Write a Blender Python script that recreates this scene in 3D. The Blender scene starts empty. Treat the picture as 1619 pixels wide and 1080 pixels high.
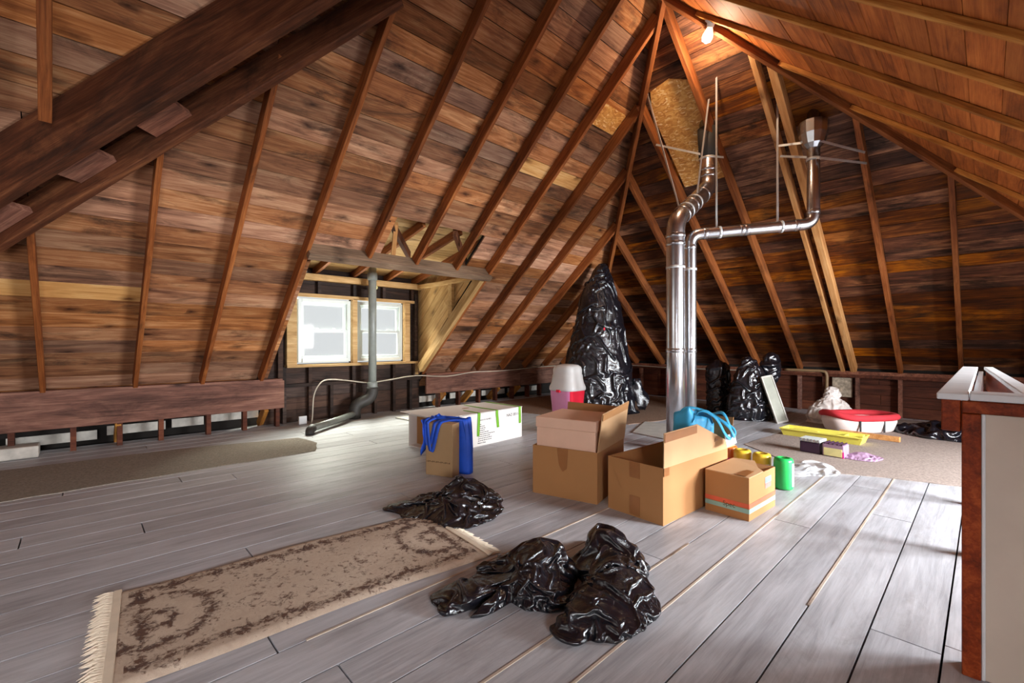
import bpy, bmesh, math, random
import numpy as np
from mathutils import Vector, Matrix, noise
random.seed(7)
S = bpy.context.scene
COL = S.collection
pi = math.pi
# ------------------------------------------------------------------ camera, world, lights, exposure
# World axes: X runs along the floor boards and the ridge, Y towards the left eave, Z up. Metres.
YAW = math.radians(46.41)
cam = bpy.data.cameras.new('camera'); cam.sensor_width = 36; cam.lens = 15.88; cam.shift_y = 0.001
cam.clip_start = 0.05
camo = bpy.data.objects.new('camera', cam); COL.objects.link(camo)
camo.location = (0, 0, 1.1); camo.rotation_euler = (pi/2, 0, YAW - pi/2)
S.camera = camo
S.view_settings.view_transform = 'Standard'; S.view_settings.look = 'None'
S.view_settings.gamma = 1; S.view_settings.use_curve_mapping = False
S.view_settings.exposure = 0.42
w = bpy.data.worlds.new('sky'); S.world = w; w.use_nodes = True
w.node_tree.nodes['Background'].inputs[0].default_value = (0.93, 0.97, 1.0, 1)
w.node_tree.nodes['Background'].inputs[1].default_value = 0.55

def area(name, loc, target, sx, sy, power, color):
    l = bpy.data.lights.new(name, 'AREA'); l.shape = 'RECTANGLE'; l.size = sx; l.size_y = sy
    l.energy = power; l.color = color
    o = bpy.data.objects.new(name, l); COL.objects.link(o); o.location = loc
    d = Vector(target) - Vector(loc)
    o.rotation_euler = d.to_track_quat('-Z', 'Y').to_euler()
    return o
# daylight: left dormer in view; right dormers and near gable are invented, unseen openings
area('daylight_left_dormer_sky', (3.0, 7.7, 2.75), (3.0, 5.2, 0.2), 2.4, 1.3, 1000, (0.97, 1.0, 0.86))
area('daylight_left_dormer_ground', (3.0, 7.6, -0.2), (3.0, 6.0, 1.6), 2.4, 1.0, 200, (0.97, 1.0, 0.86))
area('unseen_right_dormer_light', (4.6, -2.75, 1.5), (3.6, 1.4, 1.0), 2.2, 1.2, 1350, (0.92, 0.96, 1.0))  # side daylight inferred from the floor shadows; its unseen dormer is invented
area('added_near_dormer_fill', (-.9, -2.75, 1.55), (-.2, 1.0, 0.7), 1.7, 1.2, 400, (0.96, 0.97, 1.0))  # added fill for the near floor and guard panel, through an invented dormer
area('added_near_gable_fill', (-2.75, 2.0, 1.75), (2.0, 2.2, 1.6), 2.2, 1.6, 25, (1.0, 0.95, 0.9))  # weak fill added behind the camera, through an invented gable window

# ------------------------------------------------------------------ helpers
def srgb(r, g, b):
    f = lambda c: (c/255/12.92 if c/255 <= .04045 else ((c/255+.055)/1.055)**2.4)
    return (f(r), f(g), f(b), 1)

def link(name, me, mat=None, parent=None, label=None):
    o = bpy.data.objects.new(name, me); COL.objects.link(o)
    if mat is not None: me.materials.append(mat)
    if parent is not None: o.parent = parent
    if label: o['label'] = label
    return o

def mesh(name, verts, faces, mat=None, parent=None, label=None, smooth=False, loc=None):
    me = bpy.data.meshes.new(name)
    if loc is not None: verts = [(v[0]-loc[0], v[1]-loc[1], v[2]-loc[2]) for v in verts]
    me.from_pydata([tuple(v) for v in verts], [], faces); me.update()
    if smooth:
        for p in me.polygons: p.use_smooth = True
    o = link(name, me, mat, parent, label)
    if loc is not None: o.location = loc
    return o

def tag(o, label, cat, group=None, kind=None):
    o['label'] = label; o['category'] = cat
    if group: o['group'] = group
    if kind: o['kind'] = kind
    return o

def empty(name, loc=(0, 0, 0), rz=0):
    o = bpy.data.objects.new(name, None); COL.objects.link(o); o.location = loc
    o.rotation_euler = (0, 0, rz); o.empty_display_size = .1
    return o

def structure(name):
    o = empty(name); o['kind'] = 'structure'; return o

BOXF = [(0, 3, 2, 1), (4, 5, 6, 7), (0, 1, 5, 4), (1, 2, 6, 5), (2, 3, 7, 6), (3, 0, 4, 7)]
def box_me(name, sx, sy, sz, bev=0.0):
    x, y, z = sx/2, sy/2, sz/2
    me = bpy.data.meshes.new(name)
    if bev <= 0:
        me.from_pydata([(-x,-y,-z),(x,-y,-z),(x,y,-z),(-x,y,-z),(-x,-y,z),(x,-y,z),(x,y,z),(-x,y,z)], [], BOXF)
    else:
        bm = bmesh.new()
        vs = [bm.verts.new(v) for v in [(-x,-y,-z),(x,-y,-z),(x,y,-z),(-x,y,-z),(-x,-y,z),(x,-y,z),(x,y,z),(-x,y,z)]]
        for f in BOXF: bm.faces.new([vs[i] for i in f])
        bmesh.ops.bevel(bm, geom=bm.edges[:], offset=bev, segments=1 if bev < .012 else 3, affect='EDGES', profile=.5)
        bm.to_mesh(me); bm.free()
    return me
def bx(name, c, s, mat, parent=None, bev=0.0, label=None, rz=0):
    o = link(name, box_me(name, *s, bev), mat, parent, label); o.location = c; o.rotation_euler = (0, 0, rz); return o

def frame_matrix(o, ex, ey, ez):
    return Matrix(((ex[0], ey[0], ez[0], o[0]), (ex[1], ey[1], ez[1], o[1]), (ex[2], ey[2], ez[2], o[2]), (0, 0, 0, 1)))
def beam(name, p0, p1, wid, dep, mat, parent=None, upv=(0, 0, 1), bev=0.003, label=None):
    """timber from p0 to p1 (centre line); wid across, dep along upv; local X along the length"""
    p0 = Vector(p0); p1 = Vector(p1); d = p1-p0; L = d.length; ex = d.normalized()
    u = Vector(upv); ey = u.cross(ex).normalized(); ez = ex.cross(ey)
    o = link(name, box_me(name, L, wid, dep, bev), mat, parent, label)
    o.matrix_world = frame_matrix((p0+p1)/2, ex, ey, ez)
    return o

def clip(poly, a, b, c):
    """keep a*x+b*y<=c"""
    out = []
    n = len(poly)
    for i in range(n):
        p, q = poly[i], poly[(i+1) % n]
        dp = a*p[0]+b*p[1]-c; dq = a*q[0]+b*q[1]-c
        if dp <= 0: out.append(p)
        if (dp < 0 < dq) or (dq < 0 < dp):
            t = dp/(dp-dq); out.append((p[0]+t*(q[0]-p[0]), p[1]+t*(q[1]-p[1])))
    return out

def plank_field(parent, org, ex, ey, nrm, poly, rowh, gap, thick, mats, holes=(), breaks=None, t0=0.0, piece='plank', jitter=.004, overrides=None, offset=0.0):
    """individual boards laid along ex in rows stacked along ey, clipped to the convex polygon poly=[(s,t)..].
    nrm = direction into the room; the room face of the boards lies on the plane."""
    ex = Vector(ex); ey = Vector(ey); nrm = Vector(nrm); org = Vector(org)
    # half-planes of the convex polygon
    n = len(poly); area2 = sum(poly[i][0]*poly[(i+1) % n][1]-poly[(i+1) % n][0]*poly[i][1] for i in range(n))
    P = poly if area2 > 0 else poly[::-1]
    smin = min(p[0] for p in P); smax = max(p[0] for p in P); tmin = min(p[1] for p in P); tmax = max(p[1] for p in P)
    rows = int(math.ceil((tmax-t0)/rowh)); made = []
    k = int(math.floor((tmin-t0)/rowh))
    while t0+k*rowh < tmax:
        a, b = t0+k*rowh, t0+(k+1)*rowh
        cuts = [smin-.01]
        s = smin+offset
        if breaks:
            last = smin
            cand = [x for x in breaks if smin < x < smax]
            rr = random.Random(k*31+int(abs(smin)*100)+int(rowh*1000))
            for x in cand:
                if x-last > 1.1 and rr.random() < .42: cuts.append(x); last = x
        else:
            rr = random.Random(k*17+5)
            s = smin+rr.uniform(.8, 3.4)
            while s < smax-.6: cuts.append(s); s += rr.uniform(2.2, 4.2)
        cuts.append(smax+.01)
        spans = [(cuts[i], cuts[i+1]) for i in range(len(cuts)-1)]
        tm = (a+b)/2
        for (h0, h1, g0, g1) in holes:
            if g0 < tm < g1:
                ns = []
                for (p, q) in spans:
                    if q <= h0 or p >= h1: ns.append((p, q)); continue
                    if p < h0: ns.append((p, h0))
                    if q > h1: ns.append((h1, q))
                spans = ns
        for (p, q) in spans:
            if q-p < .03: continue
            pg = [(p+gap/2, a+gap/2), (q-gap/2, a+gap/2), (q-gap/2, b-gap/2), (p+gap/2, b-gap/2)]
            for i in range(len(P)):
                x0, y0 = P[i]; x1, y1 = P[(i+1) % len(P)]
                aa, bb = (y1-y0), -(x1-x0)
                pg = clip(pg, aa, bb, aa*x0+bb*y0)
                if len(pg) < 3: break
            if len(pg) < 3: continue
            c = (sum(v[0] for v in pg)/len(pg), sum(v[1] for v in pg)/len(pg))
            m = len(pg); dz = random.uniform(0, jitter)
            vs = [(v[0]-c[0], v[1]-c[1], dz) for v in pg]+[(v[0]-c[0], v[1]-c[1], dz-thick) for v in pg]
            fs = [tuple(range(m)), tuple(range(2*m-1, m-1, -1))]+[(i, i+m, (i+1) % m+m, (i+1) % m) for i in range(m)]
            ez = ex.cross(ey)
            if ez.dot(nrm) < 0:
                # flip so local +Z faces the room
                vs = [(v[0], -v[1], v[2]) for v in vs]; fs = [f[::-1] for f in fs]; e2 = -ey; ez = -ez
            else: e2 = ey
            mat = mats if not isinstance(mats, (list, tuple)) else random.choice(mats)
            if overrides:
                for (o0, o1, u0, u1, om) in overrides:
                    if o0 < c[0] < o1 and u0 < c[1] < u1: mat = om
            o = mesh(piece, vs, fs, mat, parent)
            o.matrix_world = frame_matrix(org+ex*c[0]+ey*c[1], ex, e2, ez)
            made.append(o)
        k += 1
    return made

def tube(name, pts, r, mat, parent=None, seg=16, cap=True, label=None, smooth=True):
    pts = [Vector(p) for p in pts]; rs = r if isinstance(r, (list, tuple)) else [r]*len(pts)
    V = []; Fc = []
    t = (pts[1]-pts[0]).normalized()
    u = t.orthogonal().normalized()
    for i, p in enumerate(pts):
        t2 = (pts[min(i+1, len(pts)-1)]-pts[max(i-1, 0)]).normalized()
        u = (u-t2*u.dot(t2)).normalized(); v = t2.cross(u)
        for k in range(seg):
            a = 2*pi*k/seg; V.append(p+u*(math.cos(a)*rs[i])+v*(math.sin(a)*rs[i]))
    n = len(pts)
    for i in range(n-1):
        for k in range(seg):
            a = i*seg+k; b = i*seg+(k+1) % seg
            Fc.append((a, b, b+seg, a+seg))
    if cap: Fc.append(tuple(range(seg-1, -1, -1))); Fc.append(tuple(range((n-1)*seg, n*seg)))
    o = mesh(name, V, Fc, mat, parent, label, smooth)
    if cap and smooth:
        me = o.data; me.polygons[len(Fc)-1].use_smooth = False; me.polygons[len(Fc)-2].use_smooth = False
    return o
def bend(p0, c, p1, n=8):
    p0, c, p1 = Vector(p0), Vector(c), Vector(p1)
    return [(p0*(1-t)**2+c*2*t*(1-t)+p1*t*t) for t in [i/n for i in range(n+1)]]
def smoothpath(pts, n=6):
    P = [Vector(p) for p in pts]; P = [P[0]*2-P[1]]+P+[P[-1]*2-P[-2]]; out = []
    for i in range(1, len(P)-2):
        a, b, c, d = P[i-1:i+3]
        for k in range(n):
            t = k/n
            out.append(.5*((2*b)+(c-a)*t+(2*a-5*b+4*c-d)*t*t+(3*b-a-3*c+d)*t**3))
    out.append(P[-2]); return out

# ------------------------------------------------------------------ materials
def new_mat(name):
    m = bpy.data.materials.new(name); m.use_nodes = True
    nt = m.node_tree; b = nt.nodes['Principled BSDF']; return m, nt, b
def N(nt, t, **kw):
    n = nt.nodes.new(t)
    for k, v in kw.items(): setattr(n, k, v)
    return n
def ramp(nt, fac, stops, interp='LINEAR'):
    r = N(nt, 'ShaderNodeValToRGB'); r.color_ramp.interpolation = interp
    while len(r.color_ramp.elements) < len(stops): r.color_ramp.elements.new(.5)
    for e, (p, c) in zip(r.color_ramp.elements, stops): e.position = p; e.color = c if len(c) == 4 else (*c, 1)
    nt.links.new(fac, r.inputs[0]); return r.outputs[0]
def mixc(nt, fac, a, b, blend='MIX'):
    m = N(nt, 'ShaderNodeMix'); m.data_type = 'RGBA'; m.blend_type = blend
    for sock, v in ((m.inputs[0], fac), (m.inputs[6], a), (m.inputs[7], b)):
        if isinstance(v, bpy.types.NodeSocket): nt.links.new(v, sock)
        else: sock.default_value = v
    return m.outputs[2]
def coords(nt, scale, rnd=40.0, kind='Object'):
    tc = N(nt, 'ShaderNodeTexCoord'); oi = N(nt, 'ShaderNodeObjectInfo')
    mu = N(nt, 'ShaderNodeMath', operation='MULTIPLY'); nt.links.new(oi.outputs['Random'], mu.inputs[0]); mu.inputs[1].default_value = rnd
    cb = N(nt, 'ShaderNodeCombineXYZ'); nt.links.new(mu.outputs[0], cb.inputs[0]); nt.links.new(mu.outputs[0], cb.inputs[1]); nt.links.new(mu.outputs[0], cb.inputs[2])
    ad = N(nt, 'ShaderNodeVectorMath', operation='ADD'); nt.links.new(tc.outputs[kind], ad.inputs[0]); nt.links.new(cb.outputs[0], ad.inputs[1])
    def sc(s):
        mp = N(nt, 'ShaderNodeVectorMath', operation='MULTIPLY'); nt.links.new(ad.outputs[0], mp.inputs[0]); mp.inputs[1].default_value = s; return mp.outputs[0]
    return sc, oi.outputs['Random']
def noise_t(nt, vec, scale, detail=4, rough=.55, dist=0.0):
    n = N(nt, 'ShaderNodeTexNoise'); n.inputs['Scale'].default_value = scale; n.inputs['Detail'].default_value = detail
    n.inputs['Roughness'].default_value = rough; n.inputs['Distortion'].default_value = dist
    if vec is not None: nt.links.new(vec, n.inputs['Vector'])
    return n.outputs['Fac']
def bump(nt, b, h, strength, dist=.01):
    bp = N(nt, 'ShaderNodeBump'); bp.inputs['Strength'].default_value = strength; bp.inputs['Distance'].default_value = dist
    nt.links.new(h, bp.inputs['Height']); nt.links.new(bp.outputs[0], b.inputs['Normal'])

def wood(name, dark, mid, light, stain=(.02, .013, .008, 1), stain_amt=.6, stain_lo=.55, tint=(.6, 1.25), rough=.7, knots=True, grey=0.0, warm=0.0, grain=1.0, bumpy=.35, patch=.7):
    m, nt, b = new_mat(name)
    sc, rnd = coords(nt, None)
    g1 = noise_t(nt, sc((2.2, 75*grain, 75*grain)), 1.0, 8, .68, 1.0)
    g2 = noise_t(nt, sc((1.1, 9, 9)), 1.0, 6, .62, 1.6)
    g3 = noise_t(nt, sc((.9, 1.6, 1.6)), 1.0, 4, .6, .3)
    gg = N(nt, 'ShaderNodeMath', operation='ADD')
    ma = N(nt, 'ShaderNodeMath', operation='MULTIPLY_ADD'); nt.links.new(g1, ma.inputs[0]); ma.inputs[1].default_value = .75; ma.inputs[2].default_value = .125
    nt.links.new(ma.outputs[0], gg.inputs[0])
    m2 = N(nt, 'ShaderNodeMath', operation='MULTIPLY_ADD'); nt.links.new(g2, m2.inputs[0]); m2.inputs[1].default_value = .9; m2.inputs[2].default_value = -.45
    m3 = N(nt, 'ShaderNodeMath', operation='MULTIPLY_ADD'); nt.links.new(g3, m3.inputs[0]); m3.inputs[1].default_value = patch; nt.links.new(m2.outputs[0], m3.inputs[2])
    m4 = N(nt, 'ShaderNodeMath', operation='SUBTRACT'); nt.links.new(m3.outputs[0], m4.inputs[0]); m4.inputs[1].default_value = patch*.5
    nt.links.new(m4.outputs[0], gg.inputs[1])
    col = ramp(nt, gg.outputs[0], [(.22, dark), (.5, mid), (.78, light)])
    if knots:
        v = N(nt, 'ShaderNodeTexVoronoi'); v.voronoi_dimensions = '2D'; v.feature = 'F1'; v.inputs['Scale'].default_value = 1.0
        wv = N(nt, 'ShaderNodeTexNoise'); wv.inputs['Scale'].default_value = 1.0; wv.inputs['Detail'].default_value = 3; nt.links.new(sc((14, 22, 14)), wv.inputs['Vector'])
        vm = N(nt, 'ShaderNodeVectorMath', operation='MULTIPLY_ADD'); nt.links.new(wv.outputs['Color'], vm.inputs[0]); vm.inputs[1].default_value = (.16, .16, 0); nt.links.new(sc((2.0, 4.2, 1)), vm.inputs[2])
        nt.links.new(vm.outputs[0], v.inputs['Vector'])
        vs = N(nt, 'ShaderNodeSeparateColor'); nt.links.new(v.outputs['Color'], vs.inputs[0])
        vk = N(nt, 'ShaderNodeMath', operation='LESS_THAN'); nt.links.new(vs.outputs[0], vk.inputs[0]); vk.inputs[1].default_value = .3
        kf0 = ramp(nt, v.outputs['Distance'], [(.02, (1.6, 1.6, 1.6)), (.10, (.9, .9, .9)), (.22, (0, 0, 0))])
        kfm = N(nt, 'ShaderNodeMath', operation='MULTIPLY'); nt.links.new(kf0, kfm.inputs[0]); nt.links.new(vk.outputs[0], kfm.inputs[1])
        kf = kfm.outputs[0]
        kn = noise_t(nt, sc((9, 20, 9)), 1.0, 3)
        km = N(nt, 'ShaderNodeMath', operation='MULTIPLY'); nt.links.new(kf, km.inputs[0]); nt.links.new(kn, km.inputs[1])
        col = mixc(nt, km.outputs[0], col, (dark[0]*.35, dark[1]*.3, dark[2]*.3, 1))
    # per-board tint
    tv = N(nt, 'ShaderNodeMapRange'); nt.links.new(rnd, tv.inputs[0]); tv.inputs[3].default_value = tint[0]; tv.inputs[4].default_value = tint[1]
    r2 = N(nt, 'ShaderNodeMath', operation='MULTIPLY'); nt.links.new(rnd, r2.inputs[0]); r2.inputs[1].default_value = 7.31
    r3 = N(nt, 'ShaderNodeMath', operation='FRACT'); nt.links.new(r2.outputs[0], r3.inputs[0])
    hs = N(nt, 'ShaderNodeHueSaturation'); nt.links.new(col, hs.inputs['Color']); nt.links.new(tv.outputs[0], hs.inputs['Value'])
    sv = N(nt, 'ShaderNodeMapRange'); nt.links.new(r3.outputs[0], sv.inputs[0]); sv.inputs[3].default_value = 1.0-grey; sv.inputs[4].default_value = 1.0+warm
    nt.links.new(sv.outputs[0], hs.inputs['Saturation'])
    col = hs.outputs[0]
    st = noise_t(nt, sc((1.1, 3.4, 3.4)), 1.0, 7, .7, .9)
    sf = ramp(nt, st, [(stain_lo, (0, 0, 0)), (stain_lo+.16, (stain_amt,)*3)])
    col = mixc(nt, sf, col, stain)
    nt.links.new(col, b.inputs['Base Color'])
    b.inputs['Roughness'].default_value = rough; b.inputs['Specular IOR Level'].default_value = .25
    bump(nt, b, g1, bumpy, .004)
    return m

def plain(name, col, rough=.6, metal=0.0, spec=.5, var=.12, nscale=8, bumpiness=0.0, bscale=60):
    m, nt, b = new_mat(name)
    tc = N(nt, 'ShaderNodeTexCoord')
    n = noise_t(nt, tc.outputs['Object'], nscale, 5)
    c = ramp(nt, n, [(.3, tuple(x*(1-var) for x in col[:3])), (.7, tuple(min(1, x*(1+var)) for x in col[:3]))])
    nt.links.new(c, b.inputs['Base Color']); b.inputs['Roughness'].default_value = rough
    b.inputs['Metallic'].default_value = metal; b.inputs['Specular IOR Level'].default_value = spec
    if bumpiness: bump(nt, b, noise_t(nt, tc.outputs['Object'], bscale, 4), bumpiness, .003)
    return m

M = {}
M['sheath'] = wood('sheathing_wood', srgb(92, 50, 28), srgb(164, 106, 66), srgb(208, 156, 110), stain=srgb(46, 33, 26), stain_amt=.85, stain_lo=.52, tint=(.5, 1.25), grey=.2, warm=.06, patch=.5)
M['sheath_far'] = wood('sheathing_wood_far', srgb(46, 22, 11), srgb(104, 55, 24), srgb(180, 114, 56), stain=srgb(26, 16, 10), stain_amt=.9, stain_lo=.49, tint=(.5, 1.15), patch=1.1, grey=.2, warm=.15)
M['sheath_right'] = wood('sheathing_wood_right', srgb(110, 54, 20), srgb(166, 90, 38), srgb(196, 116, 54), stain=srgb(60, 30, 14), stain_amt=.5, stain_lo=.55, tint=(.75, 1.15), knots=False)
M['sheath_new'] = wood('sheathing_wood_new', srgb(176, 118, 60), srgb(214, 160, 96), srgb(236, 196, 140), stain_amt=.2, stain_lo=.6, tint=(.9, 1.1))
M['rafter'] = wood('rafter_wood', srgb(80, 38, 15), srgb(134, 74, 34), srgb(172, 106, 56), stain=srgb(36, 20, 12), stain_amt=.6, tint=(.75, 1.15), knots=False)
M['rafter_gold'] = wood('rafter_wood_golden', srgb(110, 62, 24), srgb(176, 112, 46), srgb(214, 156, 80), stain=srgb(70, 38, 16), stain_amt=.5, tint=(.85, 1.1), knots=False)
M['rafter_new'] = wood('rafter_wood_new', srgb(160, 104, 56), srgb(200, 142, 86), srgb(222, 174, 118), stain_amt=.2, stain_lo=.62, tint=(.85, 1.1))
M['beam'] = wood('old_beam_wood', srgb(46, 24, 14), srgb(88, 48, 28), srgb(126, 78, 48), stain=srgb(30, 17, 11), stain_amt=.7, stain_lo=.5, tint=(.85, 1.1), knots=False)
M['header_grey'] = wood('grey_header_wood', srgb(84, 66, 52), srgb(122, 98, 78), srgb(152, 126, 102), stain=srgb(70, 54, 42), stain_amt=.4, tint=(.9, 1.1))
M['dark_wood'] = wood('dark_wall_wood', srgb(34, 22, 16), srgb(62, 42, 32), srgb(92, 64, 48), stain=srgb(22, 16, 12), stain_amt=.7, stain_lo=.5, tint=(.7, 1.2), grey=.3)
M['header'] = wood('header_wood', srgb(72, 38, 26), srgb(124, 74, 54), srgb(166, 112, 84), stain=srgb(34, 20, 15), stain_amt=.6, stain_lo=.5, tint=(.8, 1.1), grey=.2)
M['knee'] = wood('knee_wall_wood', srgb(50, 25, 17), srgb(92, 48, 32), srgb(122, 70, 46), stain=srgb(30, 17, 12), stain_amt=.6, tint=(.7, 1.2), knots=False)
M['trim_wood'] = wood('framing_lumber', srgb(150, 112, 66), srgb(196, 156, 102), srgb(222, 188, 138), stain=srgb(120, 86, 50), stain_amt=.25, tint=(.85, 1.1))
M['redwood'] = wood('stained_redwood', srgb(86, 30, 10), srgb(136, 54, 20), srgb(176, 84, 36), stain=srgb(70, 24, 8), stain_amt=.4, tint=(.9, 1.1), knots=False, rough=.45)
M['floor'] = wood('painted_floor_board', srgb(146, 145, 149), srgb(174, 173, 178), srgb(194, 194, 199), stain=srgb(120, 113, 110), stain_amt=.5, stain_lo=.55, tint=(.9, 1.06), rough=.42, knots=False, grey=.2, grain=.7, bumpy=.25, patch=.5)
M['raw_strip'] = wood('raw_wood_strip', srgb(150, 130, 114), srgb(184, 166, 150), srgb(206, 192, 178), stain_amt=.3, tint=(.9, 1.1))
M['gap'] = plain('dark_gap', srgb(28, 22, 18), .9)
M['off_white'] = plain('off_white_matte', srgb(196, 190, 180), .8, var=.25)
M['white_vinyl'] = plain('white_vinyl', srgb(205, 212, 208), .4, var=.04)
M['white_paint'] = plain('white_paint', srgb(222, 224, 226), .5, var=.08)
M['drywall'] = plain('drywall', srgb(206, 190, 174), .8, var=.07, nscale=4)
M['galv'] = plain('galvanised_steel', srgb(196, 198, 202), .27, 1.0, var=.1, nscale=14)
M['strap'] = plain('steel_strap', srgb(214, 214, 212), .45, .6)
M['iron'] = plain('grey_pipe', srgb(136, 140, 134), .4, var=.15)
M['iron_dark'] = plain('dark_pipe', srgb(52, 48, 44), .6)
M['cable'] = plain('white_cable', srgb(190, 178, 160), .5)
M['conduit'] = plain('bronze_conduit', srgb(150, 122, 88), .5)
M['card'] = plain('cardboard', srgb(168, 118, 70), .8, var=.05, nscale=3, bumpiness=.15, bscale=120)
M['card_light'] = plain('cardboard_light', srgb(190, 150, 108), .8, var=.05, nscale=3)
M['kraft'] = plain('kraft_card', srgb(162, 130, 92), .75, var=.04)
M['tape'] = plain('brown_packing_tape', srgb(150, 98, 56), .3, var=.08)
M['pinkbox'] = plain('pale_pink_card', srgb(226, 184, 158), .5, var=.04)
M['whitecard'] = plain('white_card', srgb(226, 220, 214), .6, var=.05, nscale=3)
M['green_tape'] = plain('green_tape', srgb(112, 176, 30), .5)
M['ink'] = plain('black_ink', srgb(40, 38, 38), .7)
M['ink_brown'] = plain('brown_ink', srgb(92, 66, 40), .8)
M['blue'] = plain('blue_tote_fabric', srgb(22, 76, 190), .6, var=.15, bumpiness=.2)
M['sky_blue'] = plain('sky_blue_bag', srgb(62, 176, 226), .5, var=.12)
M['red_stripe'] = plain('red_print', srgb(206, 92, 62), .7)
M['teal_stripe'] = plain('teal_print', srgb(138, 172, 160), .7)
M['blue_print'] = plain('blue_print', srgb(120, 176, 200), .7)
M['pink_print'] = plain('pink_print', srgb(222, 120, 110), .7)
M['hot_red'] = plain('red_plastic', srgb(222, 22, 52), .3, var=.05)
M['rose'] = plain('bin_rose_half', srgb(214, 130, 176), .3, var=.05)
M['yellow_pl'] = plain('yellow_plastic', srgb(226, 214, 92), .4, var=.06)
M['yellow_pk'] = plain('yellow_wrap', srgb(226, 190, 60), .3, var=.1)
M['orange_pk'] = plain('orange_wrap', srgb(206, 104, 40), .3, var=.1)
M['green_pk'] = plain('green_wrap', srgb(44, 188, 92), .3, var=.1)
M['label_white'] = plain('label_white', srgb(228, 226, 228), .4)
M['label_cream'] = plain('label_cream', srgb(236, 228, 160), .4)
M['purple'] = plain('dark_purple', srgb(58, 34, 58), .3)
M['lilac'] = plain('lilac_plastic', srgb(160, 130, 156), .25)
M['magenta'] = plain('magenta_plastic', srgb(226, 40, 140), .3)
M['red_cloth'] = plain('red_cloth', srgb(186, 40, 50), .9, var=.15, bumpiness=.4)
M['white_cloth'] = plain('white_cloth', srgb(216, 200, 194), .9, var=.08, bumpiness=.3)
M['grey_board'] = plain('grey_board', srgb(150, 150, 138), .7)
M['pale_board'] = plain('pale_board', srgb(178, 174, 166), .7, var=.15)
M['stucco'] = plain('torn_batt', srgb(176, 160, 140), .9, var=.5, nscale=22)

def m_osb():
    m, nt, b = new_mat('osb_panel'); tc = N(nt, 'ShaderNodeTexCoord')
    v = N(nt, 'ShaderNodeTexVoronoi'); v.inputs['Scale'].default_value = 1
    mp = N(nt, 'ShaderNodeMapping'); mp.inputs['Scale'].default_value = (22, 60, 20); mp.inputs['Rotation'].default_value = (0, 0, .5)
    nt.links.new(tc.outputs['Object'], mp.inputs[0])
    wn = N(nt, 'ShaderNodeTexNoise'); wn.inputs['Scale'].default_value = 7; nt.links.new(tc.outputs['Object'], wn.inputs['Vector'])
    ad = N(nt, 'ShaderNodeVectorMath', operation='MULTIPLY_ADD'); nt.links.new(wn.outputs['Color'], ad.inputs[0]); ad.inputs[1].default_value = (7, 7, 7); nt.links.new(mp.outputs[0], ad.inputs[2])
    nt.links.new(ad.outputs[0], v.inputs['Vector'])
    sep = N(nt, 'ShaderNodeSeparateColor'); nt.links.new(v.outputs['Color'], sep.inputs[0])
    c = ramp(nt, sep.outputs[0], [(0, srgb(196, 128, 58)[:3]), (.5, srgb(222, 162, 84)[:3]), (.85, srgb(236, 186, 110)[:3]), (1, srgb(250, 222, 168)[:3])])
    nt.links.new(c, b.inputs['Base Color']); b.inputs['Roughness'].default_value = .7
    bump(nt, b, v.outputs['Distance'], .3, .004)
    return m
M['osb'] = m_osb()

def m_plastic():
    m, nt, b = new_mat('black_bag_film'); tc = N(nt, 'ShaderNodeTexCoord')
    b.inputs['Base Color'].default_value = (.006, .006, .009, 1)
    b.inputs['Roughness'].default_value = .16; b.inputs['Specular IOR Level'].default_value = .8
    wn = N(nt, 'ShaderNodeTexNoise'); wn.inputs['Scale'].default_value = 5; wn.inputs['Detail'].default_value = 3; nt.links.new(tc.outputs['Object'], wn.inputs['Vector'])
    ad = N(nt, 'ShaderNodeVectorMath', operation='MULTIPLY_ADD'); nt.links.new(wn.outputs['Color'], ad.inputs[0]); ad.inputs[1].default_value = (.5, .5, .5); nt.links.new(tc.outputs['Object'], ad.inputs[2])
    st = N(nt, 'ShaderNodeVectorMath', operation='MULTIPLY'); nt.links.new(ad.outputs[0], st.inputs[0]); st.inputs[1].default_value = (1.0, .45, .8)
    n2 = noise_t(nt, st.outputs[0], 22, 5, .62, 1.2)
    n3 = noise_t(nt, tc.outputs['Object'], 110, 3, .6)
    mx = N(nt, 'ShaderNodeMath', operation='MULTIPLY_ADD'); nt.links.new(n3, mx.inputs[0]); mx.inputs[1].default_value = .16; nt.links.new(n2, mx.inputs[2])
    bump(nt, b, mx.outputs[0], .5, .009)
    return m
M['bag'] = m_plastic()

def m_clear(name, col, alpha=.35, rough=.15):
    m, nt, b = new_mat(name); out = nt.nodes['Material Output']
    t = N(nt, 'ShaderNodeBsdfTransparent'); mx = N(nt, 'ShaderNodeMixShader'); mx.inputs[0].default_value = alpha
    b.inputs['Base Color'].default_value = col; b.inputs['Roughness'].default_value = rough
    nt.links.new(t.outputs[0], mx.inputs[1]); nt.links.new(b.outputs[0], mx.inputs[2]); nt.links.new(mx.outputs[0], out.inputs[0])
    return m
M['glass'] = m_clear('window_glass', (.6, .62, .6, 1), .06, .02)
M['clear_film'] = m_clear('clear_film', (.85, .87, .9, 1), .4, .12)
M['frosted'] = m_clear('frosted_plastic', srgb(214, 212, 210), .93, .3)
M['globe'] = m_clear('lamp_globe', srgb(235, 215, 200), .35, .1)
M['white_film'] = plain('white_bag_film', srgb(206, 196, 190), .3, var=.15, nscale=10)

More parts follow.
